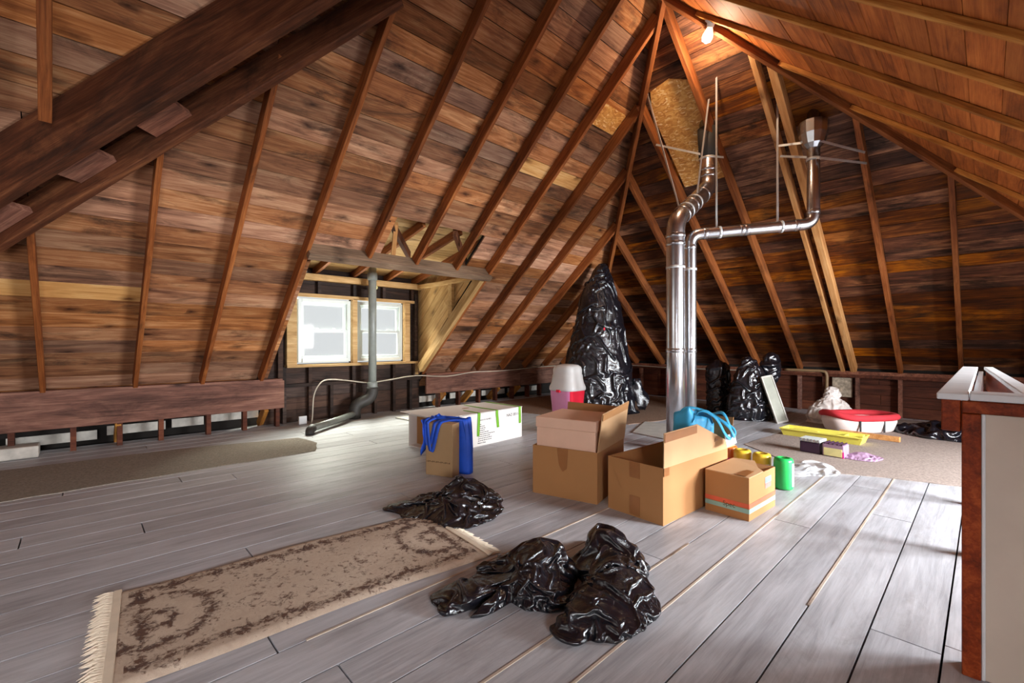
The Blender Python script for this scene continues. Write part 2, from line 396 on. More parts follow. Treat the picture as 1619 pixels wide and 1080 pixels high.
def m_rug():
    m, nt, b = new_mat('rug_pile'); tc = N(nt, 'ShaderNodeTexCoord')
    sp = N(nt, 'ShaderNodeSeparateXYZ'); nt.links.new(tc.outputs['Object'], sp.inputs[0])
    def mt(op, a, c=None):
        n = N(nt, 'ShaderNodeMath', operation=op)
        for i, v in enumerate((a, c)):
            if v is None: continue
            if isinstance(v, bpy.types.NodeSocket): nt.links.new(v, n.inputs[i])
            else: n.inputs[i].default_value = v
        return n.outputs[0]
    ax = mt('ABSOLUTE', sp.outputs[0]); ay = mt('ABSOLUTE', sp.outputs[1])
    def band(v, c, wd):  # 1 in the band |v-c|<wd
        return mt('SUBTRACT', 1.0, mt('MINIMUM', 1.0, mt('DIVIDE', mt('ABSOLUTE', mt('SUBTRACT', v, c)), wd)))
    bord = mt('MAXIMUM', mt('MULTIPLY', band(ay, .285, .09), mt('LESS_THAN', ax, .70)), mt('MULTIPLY', band(ax, .66, .06), mt('LESS_THAN', ay, .3)))
    # medallions at both ends and a rosette field in the middle
    def ring(cx, rad, wd):
        dx = mt('SUBTRACT', ax, cx); d = mt('SQRT', mt('ADD', mt('MULTIPLY', dx, dx), mt('MULTIPLY', mt('MULTIPLY', sp.outputs[1], sp.outputs[1]), .7)))
        return band(d, rad, wd)
    med = mt('MAXIMUM', ring(.60, .17, .07), ring(.60, .05, .05))
    field = mt('MULTIPLY', mt('MULTIPLY', mt('LESS_THAN', ax, .48), mt('LESS_THAN', ay, .25)), .42)
    pat = mt('MAXIMUM', mt('MAXIMUM', bord, med), field)
    n1 = noise_t(nt, tc.outputs['Object'], 16, 6, .7, 1.2); n2 = noise_t(nt, tc.outputs['Object'], 48, 5, .7, .8)
    nn = mt('ADD', mt('MULTIPLY', n1, .65), mt('MULTIPLY', n2, .45))
    f = mt('MULTIPLY', mt('SUBTRACT', mt('ADD', nn, mt('MULTIPLY', mt('MINIMUM', pat, 1.0), .2)), .655), 9.0)
    f = mt('MINIMUM', mt('MAXIMUM', f, 0.0), .93)
    base = ramp(nt, n1, [(.3, srgb(176, 156, 138)[:3]), (.7, srgb(196, 178, 160)[:3])])
    ink = ramp(nt, n2, [(.35, srgb(46, 34, 40)[:3]), (.65, srgb(96, 66, 52)[:3])])
    col = mixc(nt, f, base, ink)
    nt.links.new(col, b.inputs['Base Color']); b.inputs['Roughness'].default_value = .95; b.inputs['Specular IOR Level'].default_value = .1
    bump(nt, b, noise_t(nt, tc.outputs['Object'], 260, 2), .4, .004)
    return m
M['rug'] = m_rug()
M['fringe'] = plain('rug_fringe_yarn', srgb(216, 200, 178), .95, var=.1)
def m_carpet(name, c):
    return plain(name, c, .98, spec=.05, var=.28, nscale=70, bumpiness=.8, bscale=180)
M['carpet_left'] = m_carpet('worn_carpet_left', srgb(142, 134, 124))
M['carpet_right'] = m_carpet('worn_carpet_right', srgb(150, 136, 128))
M['dust'] = m_carpet('brown_dust_carpet', srgb(134, 110, 94))

# ------------------------------------------------------------------ setting: geometry of the roof
T1, T2 = .867, .80
OFF = .19                                   # boards lie this far (vertically) above the rafter undersides
zL = lambda V: .62+T1*(6.35-V)              # rafter undersides, left slope
zF = lambda U: .6+T2*(8.6-U)                # far hip
zR = lambda V: 2.52+T1*V                    # right slope
VR = (.62+T1*6.35-2.52)/(2*T1)              # ridge line V
ZR = zL(VR)
UA = 8.6-(ZR-.6)/T2                         # ridge end U
NEAR = -2.3
a1 = math.atan(T1); a2 = math.atan(T2); c1, s1, c2, s2 = math.cos(a1), math.sin(a1), math.cos(a2), math.sin(a2)
RAFT_L = [-.26, .44, 1.05, 1.68, 2.34, 2.94, 3.54, 4.10, 4.69, 5.25, 5.87]

# floor
floor = structure('floor')
mesh('subfloor', [(NEAR, -2.3, -.03), (8.9, -2.3, -.03), (8.9, 7.0, -.03), (NEAR, 7.0, -.03), (NEAR, -2.3, -.12), (8.9, -2.3, -.12), (8.9, 7.0, -.12), (NEAR, 7.0, -.12)],
     [(0, 1, 2, 3), (7, 6, 5, 4), (0, 4, 5, 1), (1, 5, 6, 2), (2, 6, 7, 3), (3, 7, 4, 0)], M['gap'], floor)
plank_field(floor, (0, 0, 0), (1, 0, 0), (0, 1, 0), (0, 0, 1), [(NEAR, -2.2), (8.65, -2.2), (8.65, 6.62), (NEAR, 6.62)], .203, .007, .028, M['floor'], t0=.31-.203*13, jitter=.0)
for v, u0, u1 in ((.31+.203*3, .3, 5.0), (.31+.203*1, 2.2, 4.8), (.31+.203*10, .2, 1.2), (.31+.203*7, .6, 2.9), (.31+.203*4, .2, 2.4)):
    bx('raw_strip', ((u0+u1)/2, v, -.006), (u1-u0, .0095, .018), M['raw_strip'], floor, label='bare wood strip showing in a board joint')

# ceilings: sheathing boards, rafters
V_low = 6.98
def tL(V): return (6.35-V)/c1
cl = structure('ceiling_left')
hipU = lambda V: 8.6-(.02+T1*(6.35-V))/T2
poly = [(NEAR, tL(V_low)), (hipU(V_low), tL(V_low)), (UA, tL(VR)), (NEAR, tL(VR))]
over = [(-.5, .7, tL(5.50), tL(5.36), M['sheath_new']), (.42, 1.2, tL(5.03), tL(4.88), M['sheath_new']),
        (3.6, 4.55, tL(3.66), tL(3.53), M['sheath_new'])]
brL = [u-.025 for u in RAFT_L]+[-1.4, -.8]
brL.sort()
plank_field(cl, (0, 6.35, .62+OFF), (1, 0, 0), (0, -c1, s1), (0, -s1, -c1), poly, .187, .006, .02, M['sheath'],
            holes=[(1.78, 4.085, tL(7.2), tL(4.86)), (2.5, 3.75, tL(4.95), tL(4.46))], breaks=brL, t0=tL(V_low), overrides=over)
# roof deck behind the boards (dark)
def deck(parent, pts, n, holes_note=None):
    n = Vector(n)*.03
    lo = [Vector(p)+n*1.2 for p in pts]; hi = [Vector(p)+n*2.5 for p in pts]; k = len(pts)
    mesh('roof_deck', lo+hi, [tuple(range(k)), tuple(range(2*k-1, k-1, -1))]+[(i, i+k, (i+1) % k+k, (i+1) % k) for i in range(k)], M['gap'], parent)
nL = (0, s1, c1); nF = (s2, 0, c2); nR = (0, -s1, c1)
bL = lambda u, v: (u, v, zL(v)+OFF)
deck(cl, [bL(NEAR, V_low), bL(1.76, V_low), bL(1.76, VR), bL(NEAR, VR)], nL)
deck(cl, [bL(1.76, 4.84), bL(2.48, 4.84), bL(2.48, VR), bL(1.76, VR)], nL)
deck(cl, [bL(2.48, 4.44), bL(4.10, 4.44), bL(4.10, VR), bL(2.48, VR)], nL)
deck(cl, [bL(3.77, 4.84), bL(4.10, 4.84), bL(4.10, 4.44), bL(3.77, 4.44)], nL)
deck(cl, [bL(4.10, V_low), bL(hipU(V_low), V_low), bL(UA, VR), bL(4.10, VR)], nL)
def rafter_L(u, v0, v1, mat, wd=.040, name='rafter', label=None):
    d = OFF
    p0 = Vector((u-wd/2, v0, zL(v0)+d/2)); p1 = Vector((u-wd/2, v1, zL(v1)+d/2))
    return beam(name, p0, p1, wd, d*c1-.012, mat, cl, upv=nL, label=label)
def v_hip(u): return 6.35-(T2*(8.6-u)-.02)/T1
for i, u in enumerate(RAFT_L):
    top = VR if u <= UA else v_hip(u)
    if i == 0: rafter_L(u, 6.45, 4.82, M['rafter'])
    elif i == 1: rafter_L(u, 6.45, 4.12, M['rafter'])
    elif i == 2: rafter_L(u, 6.45, 3.50, M['rafter'])
    elif i in (4, 5, 6): rafter_L(u, 4.80, top, M['rafter'])
    elif i == 7:
        rafter_L(u, 6.45, top, M['rafter'])
        rafter_L(u-.042, 6.40, 4.87, M['trim_wood'], wd=.075, label='pale new timber sistered to the rafter beside the dormer')
    else: rafter_L(u, 6.45, top, M['rafter'])
for u in (6.48, 7.1, 7.7): rafter_L(u, 6.45, v_hip(u), M['rafter'])
# dormer headers
beam('dormer_header', (1.66, 4.78, zL(4.78)+.055), (4.1, 4.78, zL(4.78)+.055), .08, .18, M['header_grey'], cl, upv=nL, label='horizontal header carrying the cut rafters above the dormer')
# doubled diagonal beam and the short rafter that butts on it
bd = Vector((.978, -.945, .82)).normalized(); bn = Vector((.695, .719, 0)); b0 = Vector((-.385, 4.409, 2.492))
bup = bd.cross(Vector((bd.y, -bd.x, 0)).normalized()); bup = bup if bup.z > 0 else -bup
def hipbeam(name, e, th, top_drop, vert, s0, s1_, label):
    cc = b0+bn*(e+th/2)+Vector((0, 0, -top_drop-vert/2))
    return beam(name, cc+bd*s0, cc+bd*s1_, th, vert*math.hypot(bd.x, bd.y), M['beam'], cl, upv=bup, bev=.006, label=label)
hipbeam('diagonal_beam', 0, .095, .02, .42, -1.55, 3.0, 'deep dark diagonal beam crossing the left slope')
hipbeam('diagonal_beam', .30, .07, .255, .235, -1.5, 2.9, 'shallower dark beam running just behind the deep diagonal one')
for s in (-.28, .42, 1.05):
    cc = b0+bn*.197+Vector((0, 0, -.375))
    beam('spacer_block', cc+bd*(s-.15), cc+bd*(s+.15), .20, .05, M['header'], cl, upv=bup, label='lighter block filling the gap between the two diagonal beams')
p0 = Vector((-.165, 4.03, 2.50)); p1 = Vector((-.10, VR, zL(VR)+.03))
beam('rafter', p0, p1, .06, .13, M['rafter'], cl, upv=nL)
# hip rafters and ridge board
def hip_rafter(parent, pa, pb, label):
    pa, pb = Vector(pa), Vector(pb); d = (pb-pa).normalized(); side = Vector((0, 0, 1)).cross(d).normalized(); up = d.cross(side)
    beam('hip_rafter', pa+Vector((0, 0, .075)), pb+Vector((0, 0, .075)), .045, .20, M['rafter'], parent, upv=up, label=label)
hip_rafter(cl, (hipU(6.5), 6.5, zL(6.5)), (UA, VR, ZR), 'dark hip rafter rising to the ridge from the far left corner')
cf = structure('ceiling_far')
hp = lambda z: (z-2.52)/T1
rb = 8.6+.3
vLow_r = hp(zF(rb)); vLow_l = 6.35-(zF(rb)-.62)/T1
tF = lambda U: (8.6-U)/c2
polyF = [(vLow_r, tF(rb)), (vLow_l, tF(rb)), (VR, tF(UA))]
FV = [3.95, 3.29, 2.73, 2.10, 1.515, .835, .21, -.4, -1.0, -1.6]
FVall = sorted(FV+[4.55, 5.15, 5.75])
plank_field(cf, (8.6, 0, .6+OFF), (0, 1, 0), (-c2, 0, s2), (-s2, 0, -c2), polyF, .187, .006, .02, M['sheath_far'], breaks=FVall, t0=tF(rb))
bF = lambda u, v: (u, v, zF(u)+OFF)
deck(cf, [bF(rb, vLow_r), bF(rb, vLow_l), bF(UA, VR)], nF)
def rafter_F(v, u0, u1, mat, wd=.048, dz=0, label=None):
    p0 = Vector((u0, v+wd/2, zF(u0)+OFF/2-dz)); p1 = Vector((u1, v+wd/2, zF(u1)+OFF/2-dz))
    return beam('rafter', p0, p1, wd, OFF*c2-.012, mat, cf, upv=nF, label=label)
def u_hipl(v): return 8.6-(zL(v)-.6)/T2
def u_hipr(v): return 8.6-(zR(v)-.6)/T2
for v in FV+[4.55, 5.15, 5.75]:
    top = u_hipl(v) if v > VR else u_hipr(v)
    if v == 1.515: rafter_F(v, 8.65, top+.03, M['rafter_new'], label='pale new far-end rafter, left one of a close pair')
    else: rafter_F(v, 8.65, top, M['rafter'])
rafter_F(1.37, 8.62, u_hipr(1.37)+.03, M['rafter_new'], .07, label='pale new far-end rafter, right and wider one of a close pair')
# OSB repairs
def panel_on(parent, org, ex, ey, ez, pts, th, mat, name, label):
    ex, ey, ez = Vector(ex), Vector(ey), Vector(ez)
    m = len(pts); cx = sum(p[0] for p in pts)/m; cy = sum(p[1] for p in pts)/m
    vs = [(p[0]-cx, p[1]-cy, 0) for p in pts]+[(p[0]-cx, p[1]-cy, th) for p in pts]
    if ex.cross(ey).dot(ez) < 0: raise ValueError
    fs = [tuple(range(m-1, -1, -1)), tuple(range(m, 2*m))]+[(i, (i+1) % m, (i+1) % m+m, i+m) for i in range(m)]
    o = mesh(name, vs, fs, mat, parent, label); o.matrix_world = frame_matrix(Vector(org)+ex*cx+ey*cy, ex, ey, ez); return o
# far-end: axes s=-V (so that s x t points into the room), t up slope
panel_on(cf, (8.6, 0, .6+OFF), (0, -1, 0), (-c2, 0, s2), (-s2, 0, -c2), [(-2.70, tF(5.68)), (-2.16, tF(5.68)), (-2.13, tF(4.72)), (-2.38, tF(4.62)), (-2.62, tF(4.66)), (-2.70, tF(4.85))], .014, M['osb'], 'strand_board', 'golden strand board patch between two far-end rafters')
panel_on(cl, (0, 6.35, .62+OFF), (1, 0, 0), (0, -c1, s1), (0, -s1, -c1), [(4.11, tL(3.12)), (4.63, tL(3.12)), (4.63, tL(2.93)), (4.11, tL(2.93))], .014, M['osb'], 'strand_board', 'small golden strand board patch high on the left slope')
# right slope
cr = structure('ceiling_right')
VRL = -2.75
tR = lambda V: (V+2.18)/c1
OFR = .06
oR = (0, -2.18, zR(-2.18)+OFR)
hipUR = lambda V: 8.6-(zR(V)-.6)/T2
polyR = [(NEAR, tR(VRL)), (hipUR(VRL), tR(VRL)), (UA, tR(VR)), (NEAR, tR(VR))]
RAFT_R = [-1.9, -1.25, -.6, 0, .6, 1.2, 1.8, 2.42, 3.05, 3.62, 4.18, 4.75, 5.25, 5.98]
plank_field(cr, oR, (1, 0, 0), (0, c1, s1), (0, s1, -c1), polyR, .187, .006, .02, M['sheath_right'],
            holes=[(3.35, 5.85, tR(-2.9), tR(-.95)), (-1.85, .05, tR(-2.9), tR(-.95))], breaks=[u-.025 for u in RAFT_R], t0=tR(VRL))
bR = lambda u, v: (u, v, zR(v)+OFR)
deck(cr, [bR(NEAR, VRL), bR(-1.87, VRL), bR(-1.87, VR), bR(NEAR, VR)], nR)
deck(cr, [bR(.07, VRL), bR(3.33, VRL), bR(3.33, VR), bR(.07, VR)], nR)
deck(cr, [bR(-1.87, -.97), bR(.07, -.97), bR(.07, VR), bR(-1.87, VR)], nR)
deck(cr, [bR(3.33, -.97), bR(5.87, -.97), bR(hipUR(.9) if hipUR(.9) < 5.87 else 5.87, .9), bR(UA, VR), bR(3.33, VR)], nR)
deck(cr, [bR(5.87, VRL), bR(hipUR(VRL), VRL), bR(5.87, (zF(5.87)-2.52)/T1)], nR)
for u in RAFT_R:
    top = VR if u <= UA else (zF(u)-2.52)/T1
    lowv = -.98 if 3.4 < u < 5.8 or -1.8 < u < .02 else -2.25
    p0 = Vector((u-.024, lowv, zR(lowv)+OFR/2)); p1 = Vector((u-.024, top, zR(top)+OFR/2))
    beam('rafter', p0, p1, .042, OFR*c1-.008, M['rafter_gold'], cr, upv=nR)
hip_rafter(cr, (hipUR(-2.2), -2.2, zR(-2.2)), (UA, VR, ZR), 'dark hip rafter running down from the ridge to the far right corner')
beam('ridge_board', (NEAR+.02, VR, ZR+.07), (UA, VR, ZR+.07), .03, .2, M['rafter'], cr, label='ridge board where the two slopes meet')

# left wall: deep header board on short posts, then the dormer knee wall
wl = structure('wall_left')
VH = 6.40
def hdr(u0, u1, z0, z1, mat=None):
    beam('header_board', (u0, VH, (z0+z1)/2), (u1, VH, (z0+z1)/2), .045, z1-z0, mat or M['header'], wl)
hdr(NEAR+.02, -.85, .24, .60); hdr(-.845, 1.93, .24, .60); hdr(4.12, 6.3, .25, .56); hdr(6.305, 8.55, .25, .56)
bx('header_cap', ((NEAR+1.93)/2, VH+.05, .61), (1.93-NEAR-.04, .15, .025), M['header'], wl)
bx('header_cap', ((4.12+8.55)/2, VH+.05, .572), (8.55-4.12, .15, .025), M['header'], wl)
rr = random.Random(3)
u = NEAR+.2
while u < 8.5:
    if not (1.9 < u < 4.1):
        bx('stud', (u, VH+.035, .12), (.045, .09, .24), M['knee'], wl)
    u += .41+rr.uniform(-.06, .06)
for u in (.28, 1.72, 4.5, 5.1, 5.75, 6.3):     # rafter tails seen through the gap
    beam('rafter_tail', (u, 6.42, .26), (u+.0, 6.72, .0), .05, .12, M['rafter_gold'], wl)
for i, (u0, u1, z) in enumerate([(-1.6, -.62, .05), (-.55, .12, .04), (.2, .72, .07), (.78, 1.1, .08), (1.14, 1.8, .10), (4.2, 4.75, .07), (4.85, 5.5, .08), (5.6, 6.2, .07), (6.3, 7.2, .07)]):
    bx('pale_strip', ((u0+u1)/2, 6.74, z+.05), (u1-u0, .02, .10), M['off_white'], wl)  # pale strips behind the gap under the header board
bx('eave_block', (-.45, 6.36, .06), (.30, .24, .11), M['off_white'], wl, .008)
mesh('outer_board', [(NEAR, 6.9, -.1), (1.75, 6.9, -.1), (1.75, 6.9, .45), (NEAR, 6.9, .45), (NEAR, 6.93, -.1), (1.75, 6.93, -.1), (1.75, 6.93, .45), (NEAR, 6.93, .45)], BOXF, M['gap'], wl)
mesh('outer_board', [(4.05, 6.9, -.1), (8.9, 6.9, -.1), (8.9, 6.9, .45), (4.05, 6.9, .45), (4.05, 6.93, -.1), (8.9, 6.93, -.1), (8.9, 6.93, .45), (4.05, 6.93, .45)], BOXF, M['gap'], wl)
# dormer front wall (V = 6.6) with two windows
VD = 6.62
WIN = [(2.17, 2.92), (3.02, 3.79)]; WZ0, WZ1 = .82, 1.72
def wallboards(u0, u1, z0, z1, row=.17):
    plank_field(wl, (0, VD, 0), (1, 0, 0), (0, 0, 1), (0, -1, 0), [(u0, z0), (u1, z0), (u1, z1), (u0, z1)], row, .005, .02, M['dark_wood'], t0=z0, piece='wall_board')
wallboards(1.72, 4.12, 0, .80); wallboards(1.72, 4.12, 1.76, 2.35)
wallboards(1.72, 2.15, .80, 1.76); wallboards(3.81, 4.12, .80, 1.76); wallboards(2.94, 3.0, .80, 1.76)
for (ua, ub, za, zb) in ((1.7, 4.16, -.1, .80), (1.7, 4.16, 1.76, 2.4), (1.7, 2.15, .8, 1.76), (3.82, 4.16, .8, 1.76), (2.935, 3.005, .8, 1.76)):
    bx('wall_backing', ((ua+ub)/2, VD+.05, (za+zb)/2), (ub-ua, .02, zb-za), M['gap'], wl)
for u in (1.98, 2.32, 2.62, 2.96, 3.30, 3.62, 3.92):
    bx('stud', (u, VD-.05, .25), (.045, .08, .50), M['dark_wood'], wl)
for u in (1.98, 2.32, 2.95, 3.62, 4.0):
    bx('stud', (u, VD-.045, .645), (.045, .08, .24), M['dark_wood'], wl)
bx('sole_plate', (3.02, VD-.05, .51), (2.2, .09, .045), M['dark_wood'], wl)
for u in (2.02, 2.45, 2.97, 3.45, 3.96):
    bx('stud', (u, VD-.04, 1.86), (.045, .07, .22), M['dark_wood'], wl)
bx('stud', (4.02, VD-.05, 1.2), (.045, .08, 1.4), M['dark_wood'], wl)
bx('stud', (1.93, VD-.05, 1.2), (.06, .08, 1.4), M['dark_wood'], wl)
# framing round the windows: pale lumber
bx('window_stud', (2.075, VD-.05, 1.27), (.13, .08, .96), M['trim_wood'], wl)
bx('window_stud', (2.97, VD-.05, 1.27), (.07, .08, .96), M['trim_wood'], wl)
bx('window_stud', (3.86, VD-.05, 1.27), (.09, .08, .96), M['trim_wood'], wl)
bx('window_head', (3.0, VD-.05, 1.765), (1.98, .08, .045), M['trim_wood'], wl)
bx('window_sill', (3.05, VD-.075, .775), (2.1, .12, .035), M['trim_wood'], wl)
bx('window_stud', (4.03, VD-.06, .67), (.06, .06, .20), M['trim_wood'], wl)
bx('top_plate', (3.1, VD-.07, 2.02), (2.3, .11, .09), M['trim_wood'], wl)
bx('nailing_block', (2.13, 6.40, 2.10), (.16, .10, .09), M['off_white'], wl)

def window(idx, u0, u1, z0, z1, v, d=1):
    r = structure('window_%d' % idx); r.location = ((u0+u1)/2, v, z0)
    wd = u1-u0; hh = z1-z0; c = lambda x, y, z: (x, y*d, z)
    f = .05
    def bar(n, x, y, z, sx, sy, sz, mat='white_vinyl', p=r): return bx(n, c(x, y, z), (sx, sy, sz), M[mat], p, .004)
    bar('frame_jamb', -wd/2+f/2, 0, hh/2, f, .08, hh); bar('frame_jamb', wd/2-f/2, 0, hh/2, f, .08, hh)
    bar('frame_head', 0, 0, hh-f/2, wd-2*f, .08, f); bar('frame_sill', 0, -.01, f/2, wd-2*f, .10, f)
    iw = wd-2*f; mid = f+(hh-2*f)*.5
    for nm, za, zb, y in (('upper_sash', mid-.02, hh-f, .018), ('lower_sash', f, mid+.02, -.018)):
        e = .038
        s = bar(nm, 0, y, za+e/2, iw, .03, e)
        cx, cy, cz = s.location
        def sub(n, x, z, sx, sz, th=.03, mat='white_vinyl'):
            o = bx(n, (x, 0, z-(za+e/2)), (sx, th, sz), M[mat], s); return o
        sub('sash_stile', -iw/2+e/2, (za+zb)/2, e, zb-za-2*e); sub('sash_stile', iw/2-e/2, (za+zb)/2, e, zb-za-2*e)
        sub('sash_rail', 0, zb-e/2, iw, e)
        sub('pane', 0, (za+zb)/2, iw-2*e, zb-za-2*e, .004, 'glass')
    bar('sash_lock', -.12, -.045, mid+.03, .04, .02, .015, 'strap'); bar('sash_lock', .12, -.045, mid+.03, .04, .02, .015, 'strap')
    return r
window(1, WIN[0][0], WIN[0][1], WZ0, WZ1, VD); window(2, WIN[1][0], WIN[1][1], WZ0, WZ1, VD)

# dormer cheeks, roof and bracing
dormer = structure('ceiling_dormer')
def cheek(uu, sgn, nm):
    # triangle between the dormer wall, the slope and the dormer plate; boards run along the slope (diagonal)
    p = [(VD, zL(VD)+OFF), (VD, 2.6), (6.60-(2.6-.62-OFF)/T1+.0, 2.6)]
    loc = [((6.62-v)*c1+(z-zL(6.62))*s1, -(6.62-v)*s1+(z-zL(6.62))*c1) for v, z in p]
    plank_field(dormer, (uu, 6.62, zL(6.62)), (0, -c1, s1), (0, s1, c1), (sgn, 0, 0), loc, .19, .006, .02, M['trim_wood'] if sgn < 0 else M['dark_wood'], t0=0, piece='cheek_board')
cheek(4.115, -1, 'r'); cheek(1.70, 1, 'l')
for uu in (4.15, 1.66): mesh('cheek_backing', [(uu-.012, VD+.3, .2), (uu-.012, VD+.3, 2.7), (uu-.012, 4.1, 2.7), (uu+.012, VD+.3, .2), (uu+.012, VD+.3, 2.7), (uu+.012, 4.1, 2.7)], [(0, 1, 2), (5, 4, 3), (0, 3, 4, 1), (1, 4, 5, 2), (2, 5, 3, 0)], M['gap'], dormer)
beam('side_plate', (4.06, 6.55, 2.02), (4.06, 4.92, 2.02), .08, .06, M['trim_wood'], dormer)
beam('side_plate', (1.76, 6.55, 2.02), (1.76, 4.92, 2.02), .08, .06, M['dark_wood'], dormer)
bx('cheek_stud', (4.07, 5.62, 1.72), (.05, .09, .56), M['trim_wood'], dormer)
bx('cheek_stud', (4.07, 5.05, 2.16), (.05, .16, .12), M['dark_wood'], dormer)
# low dormer roof: boards along U, rising from the front plate to the main slope
zd = lambda V: 2.10+(6.9-V)*.21
sl = math.hypot(1, .21)
DN = (0, -.21/sl, -1/sl)
plank_field(dormer, (0, 6.95, zd(6.95)), (1, 0, 0), (0, -1/sl, .21/sl), DN, [(1.70, 0), (4.10, 0), (4.10, 2.62), (1.70, 2.62)], .16, .006, .02, M['trim_wood'], t0=0, piece='plank')
deckv = [(1.6, 7.0, zd(7.0)+.03), (4.2, 7.0, zd(7.0)+.03), (4.2, 4.3, zd(4.3)+.03), (1.6, 4.3, zd(4.3)+.03)]
mesh('roof_deck', deckv+[(a, b, c+.03) for a, b, c in deckv], BOXF, M['gap'], dormer)
for u in (1.85, 2.4, 2.95, 3.5, 4.0):
    beam('dormer_rafter', (u, 6.85, zd(6.85)-.055), (u, 4.62, zd(4.62)-.055), .045, .10, M['rafter'], dormer)
beam('valley_brace', (2.42, 4.50, 2.47), (3.15, 5.3, 2.26), .05, .10, M['beam'], dormer)
beam('valley_brace', (3.35, 4.55, 2.47), (3.95, 5.1, 2.22), .05, .10, M['beam'], dormer)
beam('valley_brace', (2.75, 5.0, 2.12), (2.58, 4.62, 2.45), .05, .06, M['rafter_new'], dormer)

# far knee wall
wf = structure('wall_far')
UF = 8.6
plank_field(wf, (UF+.07, 0, 0), (0, 1, 0), (0, 0, 1), (-1, 0, 0), [(-2.2, 0), (6.4, 0), (6.4, .62), (-2.2, .62)], .155, .005, .02, M['knee'], t0=0, piece='wall_board')
bx('wall_backing', (UF+.12, 2.1, .35), (.02, 8.8, 1.1), M['gap'], wf)
bx('top_plate', (UF, 2.1, .635), (.10, 8.6, .05), M['header'], wf)
bx('header_board', (UF-.02, 2.1, .585), (.04, 8.6, .05), M['knee'], wf)
for v in [6.2, 5.6, 5.05, 4.45, 3.9, 3.3, 2.75, 2.13, 1.78, 1.36, .86, .25, -.3, -.9, -1.5, -2.0]:
    bx('stud', (UF+.0, v, .28), (.09, .045, .56), M['header'], wf)
bx('torn_batt', (UF+.03, 1.56, .40), (.03, .26, .30), M['stucco'], wf, .006, label='torn pale insulation batt between two studs')
# right knee wall and near gable wall (outside the frame)
wr = structure('wall_right')
plank_field(wr, (0, -2.2, 0), (1, 0, 0), (0, 0, 1), (0, 1, 0), [(NEAR, 0), (8.6, 0), (8.6, .8), (NEAR, .8)], .2, .005, .02, M['knee'], t0=0, piece='wall_board')
VDR = -2.35
plank_field(wr, (0, VDR, 0), (1, 0, 0), (0, 0, 1), (0, 1, 0), [(3.33, 1.75), (5.87, 1.75), (5.87, 2.2), (3.33, 2.2)], .2, .005, .02, M['dark_wood'], t0=1.75, piece='wall_board')
for u in (3.36, 4.60, 5.84): bx('window_stud', (u, VDR, 1.25), (.07, .09, 1.0), M['trim_wood'], wr)
window(3, 3.42, 4.55, .8, 1.75, VDR, -1); window(4, 4.65, 5.78, .8, 1.75, VDR, -1)  # unseen windows invented to let the side daylight in
plank_field(wr, (0, VDR, 0), (1, 0, 0), (0, 0, 1), (0, 1, 0), [(-1.85, 1.75), (.05, 1.75), (.05, 2.2), (-1.85, 2.2)], .2, .005, .02, M['dark_wood'], t0=1.75, piece='wall_board')
for u in (-1.82, .02): bx('window_stud', (u, VDR, 1.25), (.07, .09, 1.0), M['trim_wood'], wr)
window(6, -1.77, -.90, .8, 1.75, VDR, -1); window(7, -.87, -.03, .8, 1.75, VDR, -1)  # unseen windows added only to pass the near fill light
for uu, sg in ((3.33, 1), (5.87, -1), (-1.87, 1), (.07, -1)):
    p = [(-2.9, .55), (-.8, .55+T1*2.1), (-.8, 2.25), (-2.9, 2.25)]
    plank_field(dormer, (uu, 0, 0), (0, 1, 0), (0, 0, 1), (sg, 0, 0), p, .19, .006, .02, M['dark_wood'], t0=.4, piece='cheek_board')
for ua, ub in ((3.25, 5.95), (-1.95, .15)): mesh('roof_deck', [(ua, -2.5, 2.2), (ub, -2.5, 2.2), (ub, -.7, 2.3), (ua, -.7, 2.3), (ua, -2.5, 2.25), (ub, -2.5, 2.25), (ub, -.7, 2.35), (ua, -.7, 2.35)], BOXF, M['dark_wood'], dormer)
wn = structure('wall_near')
polyN = [(-2.2, 0), (6.4, 0), (6.4, zL(6.4)+OFF), (VR, ZR+OFF), (-2.2, zR(-2.2)+OFR)]
plank_field(wn, (NEAR, 0, 0), (0, 1, 0), (0, 0, 1), (1, 0, 0), polyN, .2, .005, .02, M['sheath'], t0=0, piece='wall_board', holes=[(.85, 3.15, .99, 2.5)])
r5 = structure('window_5'); r5.location = (NEAR-.02, 2.0, 1.0)  # unseen window added in the near wall to admit light
for n_, y, z, sy, sz in (('frame_jamb', -1.12, .7, .07, 1.4), ('frame_jamb', 1.12, .7, .07, 1.4), ('frame_jamb', 0, .7, .07, 1.26), ('frame_head', 0, 1.365, 2.17, .07), ('frame_sill', 0, .035, 2.17, .07)):
    bx(n_, (0, y, z), (.06, sy, sz), M['white_vinyl'], r5)
for y in (-.56, .56): bx('pane', (0, y, .7), (.004, 1.05, 1.26), M['glass'], r5)

# ------------------------------------------------------------------ stair guard at the right
g = empty('stair_guard', (2.11, .05, 0)); tag(g, 'stained wood stair guard with white caps and beige panel', 'railing')
def gp(name, lo, hi, mat, bev=.003, label=None):
    c = [(a+b)/2 for a, b in zip(lo, hi)]; s = [abs(b-a) for a, b in zip(lo, hi)]
    c = (c[0]-2.11, c[1]-.05, c[2]); return bx(name, c, s, M[mat], g, bev, label)
gp('post', (2.11, .012, 0), (2.20, .057, .866), 'redwood')
gp('post', (3.29, .012, 0), (3.37, .05, .80), 'redwood'); gp('post', (4.32, .012, 0), (4.40, .05, .80), 'redwood')
gp('side_rail', (2.115, .059, .803), (4.40, .106, .910), 'redwood')
gp('front_rail', (2.108, -1.1, .868), (2.16, .056, .908), 'redwood')
gp('panel', (2.125, -1.1, 0), (2.15, .012, .868), 'drywall', label='beige panel')
gp('corner_bead', (2.118, .002, 0), (2.125, .013, .866), 'white_paint')
gp('side_cap', (2.07, .04, .912), (4.42, .115, .934), 'white_paint', label='white cap')
